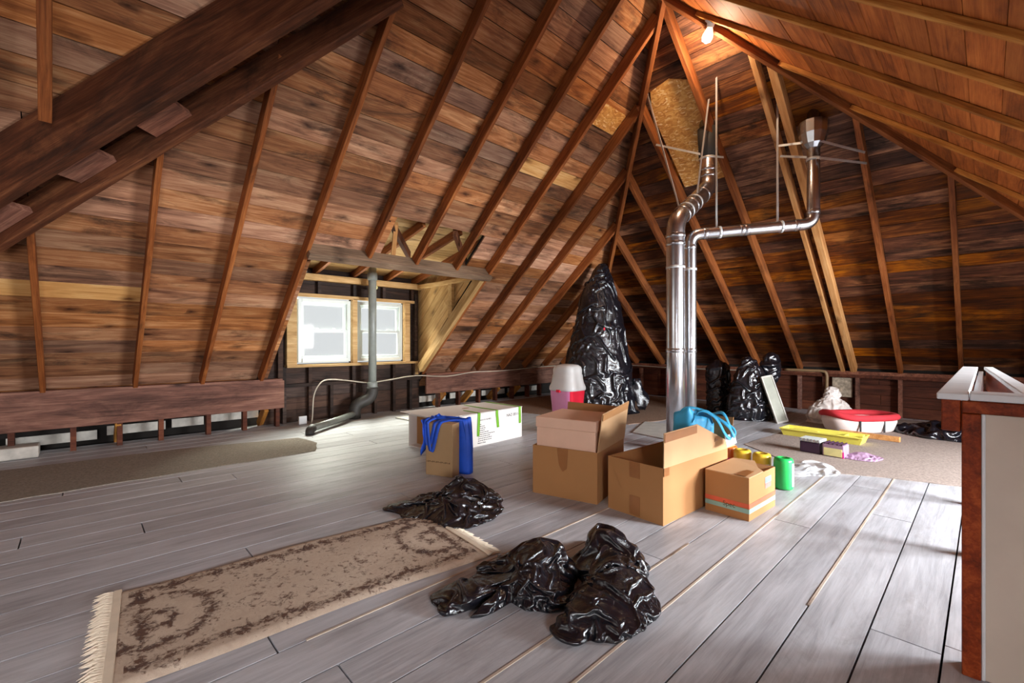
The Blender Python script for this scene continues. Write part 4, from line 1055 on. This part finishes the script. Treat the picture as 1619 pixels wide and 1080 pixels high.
# ------------------------------------------------------------------ cartons
def ribbon(name, pts, wdir, wid, mat, parent, th=.004, n=6, label=None):
    P = smoothpath(pts, n); V = []; Fc = []; wv = Vector(wdir).normalized()*wid/2
    for p in P: V += [p-wv, p+wv]
    for i in range(len(P)-1): Fc.append((2*i, 2*i+2, 2*i+3, 2*i+1))
    o = mesh(name, V, Fc, mat, parent, label, True); sd = o.modifiers.new('s', 'SOLIDIFY'); sd.thickness = th; sd.offset = 0; return o
def text(body, loc, rot, size, mat, parent, name='printed_text'):
    cu = bpy.data.curves.new(name, 'FONT'); cu.body = body; cu.size = size; cu.extrude = .0006; cu.materials.append(mat)
    t_ = bpy.data.objects.new(name, cu); COL.objects.link(t_)
    me = bpy.data.meshes.new_from_object(t_.evaluated_get(bpy.context.evaluated_depsgraph_get()))
    bpy.data.objects.remove(t_); me.materials.clear()
    o = link(name, me, mat, parent); o.location = loc; o.rotation_euler = rot; return o
def carton_body(w, d, h, mat, parent, t=.006, name='carton', inside=None):
    """open-topped carton, corner at the local origin"""
    V = [(0,0,0),(w,0,0),(w,d,0),(0,d,0),(0,0,h),(w,0,h),(w,d,h),(0,d,h),(t,t,t),(w-t,t,t),(w-t,d-t,t),(t,d-t,t),(t,t,h),(w-t,t,h),(w-t,d-t,h),(t,d-t,h)]
    Fc = [(0,3,2,1),(0,1,5,4),(1,2,6,5),(2,3,7,6),(3,0,4,7),(8,9,10,11),(8,12,13,9),(9,13,14,10),(10,14,15,11),(11,15,12,8),(4,5,13,12),(5,6,14,13),(6,7,15,14),(7,4,12,15)]
    return mesh(name, V, Fc, mat, parent)
def sheet(name, pts, mat, parent, th=.005, label=None):
    """thin flap from a planar quad / polygon"""
    P = [Vector(p) for p in pts]; nrm = (P[1]-P[0]).cross(P[2]-P[0]).normalized()*th/2; k = len(P)
    V = [p+nrm for p in P]+[p-nrm for p in P]
    Fc = [tuple(range(k)), tuple(range(2*k-1, k-1, -1))]+[(i, i+k, (i+1) % k+k, (i+1) % k) for i in range(k)]
    return mesh(name, V, Fc, mat, parent, label)
def fr(x, y, z): return (x, y, z)

# carton with a pale lidded box standing in it
A = empty('cardboard_box', (2.53, 1.82, 0), math.radians(15)); tag(A, 'open brown cardboard box holding the pale pink lidded box', 'box')
wA, dA_, hA = .58, .497, .35
carton_body(wA, dA_, hA, M['card'], A)
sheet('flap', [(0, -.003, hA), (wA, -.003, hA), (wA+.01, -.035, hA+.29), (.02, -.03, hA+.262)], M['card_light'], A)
sheet('flap', [(wA+.003, 0, hA), (wA+.003, dA_, hA), (wA+.02, dA_-.01, hA+.25), (wA+.02, .01, hA+.24)], M['card'], A)
sheet('flap', [(-.003, 0, hA), (-.003, dA_, hA), (-.02, dA_-.01, .10), (-.012, .28, .08), (-.02, .01, .12)], M['card'], A) if False else None
sheet('tape', [(-.0025, .215, hA), (-.0025, .30, hA), (-.0025, .285, hA-.12), (-.0025, .255, hA-.165), (-.0025, .225, hA-.14)], M['tape'], A, .002, 'torn strip of brown packing tape')
sheet('flap_band', [(.02, -.0335, hA+.215), (.57, -.0335, hA+.23), (.585, -.041, hA+.286), (.02, -.036, hA+.258)], M['card'], A, .002)
Bx = empty('storage_box', (2.53, 1.82, .007), math.radians(15)); tag(Bx, 'pale pink lidded box inside the left brown carton', 'box')
bx('box_body', (.24, .248, .24), (.44, .455, .47), M['pinkbox'], Bx, .003)
bx('lid', (.24, .248, .513), (.452, .467, .075), M['pinkbox'], Bx, .004)

# big open carton
B = empty('cardboard_box', (2.52, 1.335, 0), math.radians(-3)); tag(B, 'large open brown cardboard box with a tall slanting flap', 'box')
wB, dB_, hB = .86, .405, .345
carton_body(wB, dB_, hB, M['card'], B)
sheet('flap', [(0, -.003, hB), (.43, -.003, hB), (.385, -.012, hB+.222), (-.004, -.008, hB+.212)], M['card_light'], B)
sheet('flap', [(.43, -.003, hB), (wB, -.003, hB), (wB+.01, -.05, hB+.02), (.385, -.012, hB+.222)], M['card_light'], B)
sheet('flap', [(wB+.003, -.02, hB), (wB+.003, dB_, hB), (wB+.03, dB_, hB+.20), (wB+.03, -.03, hB+.215)], M['card'], B)
sheet('flap', [(.003, .0, hB-.002), (.003, dB_, hB-.002), (.12, dB_-.02, hB-.09), (.12, .02, hB-.09)], M['card'], B)
sheet('flap', [(0, dB_, hB), (wB, dB_, hB), (wB, dB_-.10, hB-.18), (0, dB_-.10, hB-.18)], M['card'], B)
for z0, z1 in ((hB-.10, hB), (0.01, .13)): sheet('tape', [(-.002, .16, z0), (-.002, .235, z0), (-.002, .235, z1), (-.002, .16, z1)], M['tape'], B, .002, 'brown packing tape')
sheet('tape', [(0, -.006, hB-.05), (.06, -.006, hB-.05), (.06, -.006, hB+.0), (0, -.006, hB+.0)], M['tape'], B, .002, 'brown packing tape')
sheet('tape', [(.60, -.004, hB+.0), (.66, -.004, hB+.0), (.66, -.030, hB+.085), (.60, -.032, hB+.105)], M['tape'], B, .004, 'brown packing tape')
sheet('tape', [(.0, -.0115, hB+.155), (.385, -.0135, hB+.165), (.38, -.0155, hB+.216), (.0, -.0125, hB+.208)], M['tape'], B, .003, 'brown packing tape')
# sky blue tote inside it
tb = empty('tote_bag', (3.13, 1.43, .01), math.radians(-12)); tag(tb, 'sky blue tote bag standing inside the large open carton', 'bag')
V = []; Fc = []; nn = 56; nzb = 16
for j in range(nzb+1):
    for k in range(nn):
        t = 2*pi*k/nn; x = .165*math.copysign(abs(math.cos(t))**.5, math.cos(t)); y = .085*math.copysign(abs(math.sin(t))**.5, math.sin(t))
        top = .60+.045*math.sin(t*2+.6)+.035*noise.noise(Vector((math.cos(t)*2.5, math.sin(t)*2.5, 3)))-.05*max(0, math.cos(t))
        z = top*j/nzb; f = j/nzb
        p = Vector((x, y, z))
        p.x *= 1-.16*f*f*(1 if x < 0 else .6); p += Vector((noise.noise(Vector((x*9, y*9, z*5))), noise.noise(Vector((x*9+7, y*9, z*5))), 0))*.035*f
        V.append(tuple(p))
for j in range(nzb):
    for k in range(nn): a = j*nn+k; b = j*nn+(k+1) % nn; Fc.append((a, b, b+nn, a+nn))
Fc.append(tuple(range(nn-1, -1, -1)))
o = mesh('bag_body', V, Fc, M['sky_blue'], tb, smooth=True); sd = o.modifiers.new('s', 'SOLIDIFY'); sd.thickness = .004
ribbon('handle', [(-.10, -.07, .55), (-.05, -.10, .625), (0.02, -.16, .58), (.05, -.215, .47), (.10, -.225, .44), (.13, -.20, .50), (.12, -.15, .60), (.10, -.06, .58)], (.8, .2, .5), .026, M['sky_blue'], tb, .003)
ribbon('handle', [(-.12, .07, .55), (-.04, .03, .63), (.06, -.08, .60), (.10, -.20, .52), (.135, -.225, .445), (.17, -.19, .50), (.15, -.02, .58)], (.8, .2, .5), .024, M['sky_blue'], tb, .003)
sheet('care_label', [(.06, -.218, .385), (.175, -.214, .40), (.16, -.208, .475), (.045, -.212, .46)], M['label_white'], tb, .003, 'white paper label')

# small printed carton
Cc = empty('cardboard_box', (2.965, 1.005, 0), math.radians(-3)); tag(Cc, 'small brown cardboard box with red and teal printed stripes', 'box')
wC, dC, hC = .42, .275, .263
carton_body(wC, dC, hC, M['card'], Cc)
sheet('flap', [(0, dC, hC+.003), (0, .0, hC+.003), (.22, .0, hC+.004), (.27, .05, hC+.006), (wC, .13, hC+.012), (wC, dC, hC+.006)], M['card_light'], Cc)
sheet('flap', [(wC, 0, hC-.002), (wC, dC, hC-.002), (wC-.14, dC-.02, hC-.05), (wC-.14, .02, hC-.05)], M['card'], Cc)
sheet('tape', [(.005, .02, hC+.009), (.005, .09, hC+.009), (.16, .075, hC+.010), (.15, .03, hC+.010)], M['tape'], Cc, .002, 'torn clear tape on the top flap')
for nm, z0, z1, mm in (('printed_stripe', .078, .105, 'red_stripe'), ('printed_stripe', .045, .073, 'teal_stripe')):
    sheet(nm, [(-.0012, dC, z0), (-.0012, 0, z0), (-.0012, 0, z1), (-.0012, dC, z1)], M[mm] if mm == 'x' else M[mm], Cc, .001)
    sheet(nm, [(0, -.0012, z0), (wC, -.0012, z0), (wC, -.0012, z1), (0, -.0012, z1)], M[mm], Cc, .001)
sheet('printed_block', [(.25, -.0012, .185), (.345, -.0012, .185), (.345, -.0012, .222), (.25, -.0012, .222)], M['blue_print'], Cc, .001)
sheet('printed_block', [(.25, -.0012, .15), (.345, -.0012, .15), (.345, -.0012, .184), (.25, -.0012, .184)], M['pink_print'], Cc, .001)
text('Spec', (-.0016, .16, .062), (pi/2, 0, -pi/2), .042, M['ink_brown'], Cc)

# kraft carton and the blue tote behind it
K = empty('kraft_box', (2.18, 2.99, 0), math.radians(22.6)); tag(K, 'narrow upright kraft box under the blue tote handles', 'box')
bx('box_body', (.054, .13, .215), (.108, .26, .43), M['kraft'], K, .003)
sheet('top_flap', [(0, 0, .431), (.108, 0, .431), (.108, .26, .434), (0, .26, .434)], M['card_light'], K, .003)
for i in range(17): bx('printed_mark', (-.0008, .245-i*.0135, .112+.0015*((i*7) % 3)), (.001, .008, .006+.003*((i*5) % 3)), M['ink_brown'], K)
T = empty('tote_bag', (2.18, 2.99, 0), math.radians(22.6)); tag(T, 'royal blue tote bag slumped behind the narrow kraft box', 'bag')
V = []; Fc = []; nn = 60; nzb = 18
for j in range(nzb+1):
    f = j/nzb
    for k in range(nn):
        t = 2*pi*k/nn; x = .175+.055*math.copysign(abs(math.cos(t))**.5, math.cos(t)); y = .135+.185*math.copysign(abs(math.sin(t))**.45, math.sin(t))
        fold_ = .018*math.sin(t*9+f*2)*f+.025*noise.noise(Vector((x*12, y*12, f*2)))*(.3+f)
        z = f*(.455+.03*noise.noise(Vector((math.cos(t)*2, math.sin(t)*2, 1))))
        sw = 1+.10*math.sin(f*pi)
        V.append((x+abs(fold_) if x > .17 else x+abs(fold_)*.3, .135+(y-.135)*sw*(1-.10*f)+fold_*.6-.03*(1-f), z))
for j in range(nzb):
    for k in range(nn): a = j*nn+k; b = j*nn+(k+1) % nn; Fc.append((a, b, b+nn, a+nn))
Fc.append(tuple(range(nn-1, -1, -1)))
o = mesh('bag_body', V, Fc, M['blue'], T, smooth=True); sd = o.modifiers.new('s', 'SOLIDIFY'); sd.thickness = .003
# side of the tote folded round the left end of the kraft box
V = []; Fc = []
for j in range(9):
    for k in range(7):
        f = j/8; s_ = k/6
        V.append((.14-.17*s_+.01*math.sin(j*1.7), .272+.022*math.sin(s_*3+f*4)*(1-.2*f)+.01, .455-.30*f*(.5+.5*s_)))
for j in range(8):
    for k in range(6): a = j*7+k; Fc.append((a, a+1, a+8, a+7))
o = mesh('side_fold', V, Fc, M['blue'], T, smooth=True); sd = o.modifiers.new('s', 'SOLIDIFY'); sd.thickness = .004
ribbon('handle', [(.14, .25, .45), (.05, .262, .462), (-.006, .262, .44), (-.012, .262, .36), (-.014, .25, .27), (-.016, .225, .245), (-.014, .20, .28), (-.014, .18, .36), (-.008, .165, .43), (.03, .14, .45), (.13, .10, .45)], (0, 1, .25), .03, M['blue'], T)
ribbon('handle', [(.14, -.01, .45), (.06, .02, .462), (.02, .07, .455), (-.006, .115, .438), (-.014, .14, .37), (-.016, .165, .27), (-.018, .185, .205), (-.018, .205, .21), (-.016, .22, .30), (-.012, .235, .40), (-.004, .235, .44), (.08, .22, .462)], (0, 1, .3), .032, M['blue'], T)

# long white carton with green tape
W = empty('long_white_box', (2.56, 3.676, 0), math.radians(3.9)); tag(W, 'long white carton strapped with green tape', 'box')
wW, dW, hW = 1.175, .57, .343
V = [(0,0,0),(wW,0,0),(wW,dW,0),(0,dW,0),(0,0,hW),(wW,0,hW),(wW,dW,hW),(0,dW,hW),(0,.012,.012),(0,dW-.012,.012),(0,dW-.012,hW-.012),(0,.012,hW-.012),(.12,.012,.012),(.12,dW-.012,.012),(.12,dW-.012,hW-.012),(.12,.012,hW-.012)]
Fc = [(0,3,2,1),(0,1,5,4),(1,2,6,5),(2,3,7,6),(4,5,6,7),(0,8,9,3),(3,9,10,7),(7,10,11,4),(4,11,8,0),(8,12,13,9),(9,13,14,10),(10,14,15,11),(11,15,12,8)]
mesh('carton', V, Fc, M['whitecard'], W)
sheet('end_panel', [(.10, .012, .012), (.10, dW-.012, .012), (.10, dW-.012, hW-.012), (.10, .012, hW-.012)], M['card'], W, .004, 'brown inner end panel')
sheet('lid', [(-.06, .03, hW+.012), (.35, .0, hW+.006), (wW+.005, -.004, hW+.006), (wW+.02, dW, hW+.008), (.3, dW+.01, hW+.012), (-.10, dW+.01, hW+.03)], M['whitecard'], W, .006)
for x, drop, sl_ in ((.10, .12, 0), (.485, .235, -.01), (.755, .18, .02), (1.135, .18, .005)):
    ribbon('tape', [(x-.0, dW, hW+.017), (x, dW*.5, hW+.013), (x, .02, hW+.011), (x, -.0055, hW+.006), (x, -.0060, hW-.02), (x+sl_*.5, -.0050, hW-drop*.5), (x+sl_, -.0045, hW-drop)], (1, 0, 0), .036, M['green_tape'], W, .002, 4, 'bright green tape strip')
text('NAZ-2011-T', (.915, -.0015, .262), (pi/2, 0, 0), .045, M['ink'], W)
text('09 08', (.13, -.0015, .285), (pi/2, 0, 0), .045, M['ink'], W)
text('Inventory for the BELL', (.47, -.0015, .268), (pi/2, 0, 0), .022, M['ink'], W)
rr = random.Random(9)
for i in range(9):
    L_ = [.05, .10, .10, .09, .14, .24, .17, .20, .20][i]; z = .228-.0215*i; x = .475
    while x < .475+L_:
        l_ = rr.uniform(.012, .03); bx('printed_mark', (x+l_/2, -.0008, z), (l_, .001, .007), M['ink'], W); x += l_+.007
text('Made in China', (.47, -.0015, .026), (pi/2, 0, 0), .02, M['ink'], W)
for x, y, a in ((.30, .30, .1), (.60, .34, -.2)):
    V = [(x+.055*math.cos(k*pi/4+a)*(1+.2*(k % 2)), y+.022*math.sin(k*pi/4+a), hW+.0155) for k in range(8)]
    mesh('torn_hole', V, [tuple(range(8))], M['card'], W)

# pink and clear bin
def squircle(name, prof, mat, parent, n=3.4, seg=48, label=None, rot=0):
    V = []; Fc = []
    for r, z in prof:
        for k in range(seg):
            t = 2*pi*k/seg; c, s = math.cos(t), math.sin(t)
            x = r*math.copysign(abs(c)**(2/n), c); y = r*math.copysign(abs(s)**(2/n), s)
            V.append((x, y, z))
    for i in range(len(prof)-1):
        for k in range(seg): a = i*seg+k; b = i*seg+(k+1) % seg; Fc.append((a, b, b+seg, a+seg))
    Fc.append(tuple(range(seg-1, -1, -1))); Fc.append(tuple(range((len(prof)-1)*seg, len(prof)*seg)))
    o = mesh(name, V, Fc, mat, parent, label, True); o.rotation_euler = (0, 0, rot); return o
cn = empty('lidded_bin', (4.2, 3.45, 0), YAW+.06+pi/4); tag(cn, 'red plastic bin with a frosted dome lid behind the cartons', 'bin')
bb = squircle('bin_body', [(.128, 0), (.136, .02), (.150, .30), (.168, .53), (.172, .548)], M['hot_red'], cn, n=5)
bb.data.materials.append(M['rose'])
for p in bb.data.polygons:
    if p.center.x*.75+p.center.y*.66 > 0 and abs(p.normal.z) < .8: p.material_index = 1  # the camera-left half of the sides is rose, the rest red
squircle('lid', [(.186, .535), (.19, .55), (.188, .575), (.170, .62), (.160, .67), (.156, .715), (.150, .722), (.150, .775), (.140, .81), (.110, .832), (.06, .842)], M['frosted'], cn, label='frosted grey dome lid')
for a in (0, pi/2): bx('latch', (.178*math.cos(a)-.178*0, .178*math.sin(a), .535), (.05, .05, .03), M['hot_red'], cn, .004)

# ------------------------------------------------------------------ small things on the right
def pack(loc, mat, label, h=.236, r=.066, lab=None, ang=0):
    o = empty('wrapped_roll', (loc[0], loc[1], 0), ang); tag(o, label, 'roll', 'plastic-wrapped rolls beside the striped carton')
    lathe('roll', [(.0, .004), (r*.6, 0), (r*.92, .006), (r, .02), (r, h-.025), (r*.9, h-.006), (r*.45, h), (r*.40, h-.03), (.001, h-.035)], mat, o, 28)
    if lab:
        V = []; Fc = []
        a0, a1_, z0, z1, lm_ = lab
        for k in range(13):
            a = a0+(a1_-a0)*k/12
            V += [((r+.001)*math.cos(a), (r+.001)*math.sin(a), z0), ((r+.001)*math.cos(a), (r+.001)*math.sin(a), z1)]
        for k in range(12): Fc.append((2*k, 2*k+2, 2*k+3, 2*k+1))
        mesh('label_band', V, Fc, lm_, o, smooth=True)
    return o
back = math.atan2(-1, -3.6)
pack((3.83, 1.055), M['green_pk'], 'green plastic-wrapped roll with a white strip', lab=(back+.95, back+1.9, .03, .20, M['label_white']))
pack((3.86, 1.215), M['yellow_pk'], 'yellow wrapped roll next to the green roll', lab=(back-.8, back+.9, .09, .16, M['label_white']))
pack((3.88, 1.365), M['yellow_pk'], 'yellow wrapped roll next to the orange roll', lab=(back-.8, back+.9, .09, .16, M['label_white']))
pack((3.96, 1.50), M['orange_pk'], 'orange wrapped roll at the end of the row', lab=(back-.6, back+.2, .09, .14, M['magenta']))
heap('plastic_wrapper', [(4.2, 1.16), (4.35, .98), (4.72, .92), (4.86, 1.02), (4.62, 1.17), (4.4, 1.24)], (4.52, 1.07), [(4.5, 1.08, .1, .04)], .012, .25, 5, 'clear crumpled plastic wrapper on the floor by the green roll', 41, 'wrapper', M['clear_film'], 36, steps=50)
# yellow tray
ty = empty('tray', (6.12, 1.29, .006), math.radians(-4)); tag(ty, 'long pale yellow plastic tray on the carpet', 'tray')
tl, tw, th = .80, .26, .085
V = [(-tw/2+.02, -tl/2+.03, 0), (tw/2-.02, -tl/2+.03, 0), (tw/2-.02, tl/2-.03, 0), (-tw/2+.02, tl/2-.03, 0), (-tw/2, -tl/2, th), (tw/2, -tl/2, th), (tw/2, tl/2, th), (-tw/2, tl/2, th)]
V += [(-tw/2+.03, -tl/2+.04, .012), (tw/2-.03, -tl/2+.04, .012), (tw/2-.03, tl/2-.04, .012), (-tw/2+.03, tl/2-.04, .012), (-tw/2+.015, -tl/2+.015, th), (tw/2-.015, -tl/2+.015, th), (tw/2-.015, tl/2-.015, th), (-tw/2+.015, tl/2-.015, th)]
Fc = [(0, 3, 2, 1), (0, 1, 5, 4), (1, 2, 6, 5), (2, 3, 7, 6), (3, 0, 4, 7), (8, 9, 10, 11), (8, 12, 13, 9), (9, 13, 14, 10), (10, 14, 15, 11), (11, 15, 12, 8), (4, 5, 13, 12), (5, 6, 14, 13), (6, 7, 15, 14), (7, 4, 12, 15)]
mesh('tray_shell', V, Fc, M['yellow_pl'], ty)
bx('rim', (-tw/2-.006, 0, th-.006), (.02, tl, .016), M['yellow_pl'], ty, .003); bx('rim', (tw/2+.006, 0, th-.006), (.02, tl, .016), M['yellow_pl'], ty, .003)
bx('divider', (0, -.22, .045), (.19, .015, .066), M['yellow_pl'], ty, .003); bx('ledge', (.03, .20, .05), (.15, .28, .02), M['yellow_pl'], ty, .004)
bx('corner_clip', (-.02, -tl/2+.03, th), (.06, .04, .03), M['yellow_pl'], ty, .005)
sk = bx('wood_offcut', (6.52, .93, .035), (.05, .56, .055), M['rafter_new'], None, .003, rz=-.12); tag(sk, 'short pale wood offcut behind the yellow tray', 'lumber')
# red rimmed tub
rt_ = empty('oval_tub', (7.02, 1.10, .006), math.radians(-36)); tag(rt_, 'low oval tub with a red padded rim and white sides', 'tub')
def oval_ring(name, prof, mat, ax, ay, parent, label=None, seg=48, nexp=2.8):
    V = []; Fc = []; n = len(prof)
    for i, (dr, z) in enumerate(prof):
        for k in range(seg):
            t = 2*pi*k/seg; c, s = math.cos(t), math.sin(t)
            dz = .04*max(0, -math.cos(t))**4 if z > .12 else 0
            V.append(((ax+dr)*math.copysign(abs(c)**(2/nexp), c), (ay+dr)*math.copysign(abs(s)**(2/nexp), s), z+dz))
    for i in range(n):
        for k in range(seg):
            a = i*seg+k; b = i*seg+(k+1) % seg; j = (i+1) % n
            Fc.append((a, b, j*seg+(k+1) % seg, j*seg+k))
    return mesh(name, V, Fc, mat, parent, label, True)
oval_ring('side', [(-.05, 0), (-.03, .02), (0, .12), (.0, .17), (-.04, .17), (-.07, .02), (-.08, 0)], M['white_cloth'], .42, .25, rt_)
oval_ring('rim', [(.015+.045*math.cos(a), .185+.04*math.sin(a)) for a in [2*pi*k/10 for k in range(10)]], M['red_cloth'], .39, .22, rt_, 'red padded rim')
sq = squircle('bottom', [(.3, .0), (.3, .03)], M['red_cloth'], rt_, 2.8); sq.scale = (1.18, .62, 1)
for x in (-.22, .1): bx('seam', (x, -.245, .09), (.02, .015, .15), M['ink'], rt_, .003)
# packets
p1_ = empty('packet', (5.30, 1.20, .006), -.1); tag(p1_, 'dark purple packet with a silvery lid on the carpet', 'packet')
bx('tub', (0, 0, .055), (.16, .18, .11), M['purple'], p1_, .012); bx('lid', (0, 0, .125), (.17, .19, .03), M['white_vinyl'], p1_, .006)
for k in range(6): bx('rib', (-.086, -.075+k*.03, .125), (.006, .012, .028), M['galv'], p1_)
p2_ = empty('packet', (5.27, 1.005, .006), -.1); tag(p2_, 'lilac packet with a cream label beside the dark purple packet', 'packet')
bx('tub', (0, 0, .06), (.15, .18, .12), M['lilac'], p2_, .012); bx('label', (-.077, .0, .045), (.004, .15, .075), M['label_cream'], p2_, .001); bx('trim', (-.074, -.08, .03), (.008, .02, .06), M['magenta'], p2_, .002)
for k in range(5): bx('rib', (0, -.07+k*.035, .122), (.15, .010, .012), M['purple'], p2_)
heap('wrapper_scrap', [(5.22, .92), (5.2, .80), (5.3, .68), (5.46, .70), (5.45, .85), (5.36, .93)], (5.33, .81), [(5.33, .82, .06, .03)], .02, .25, 6, 'crumpled pinkish wrapper beside the lilac packet', 47, 'wrapper', M['lilac'], 30, z0=.007, steps=50)
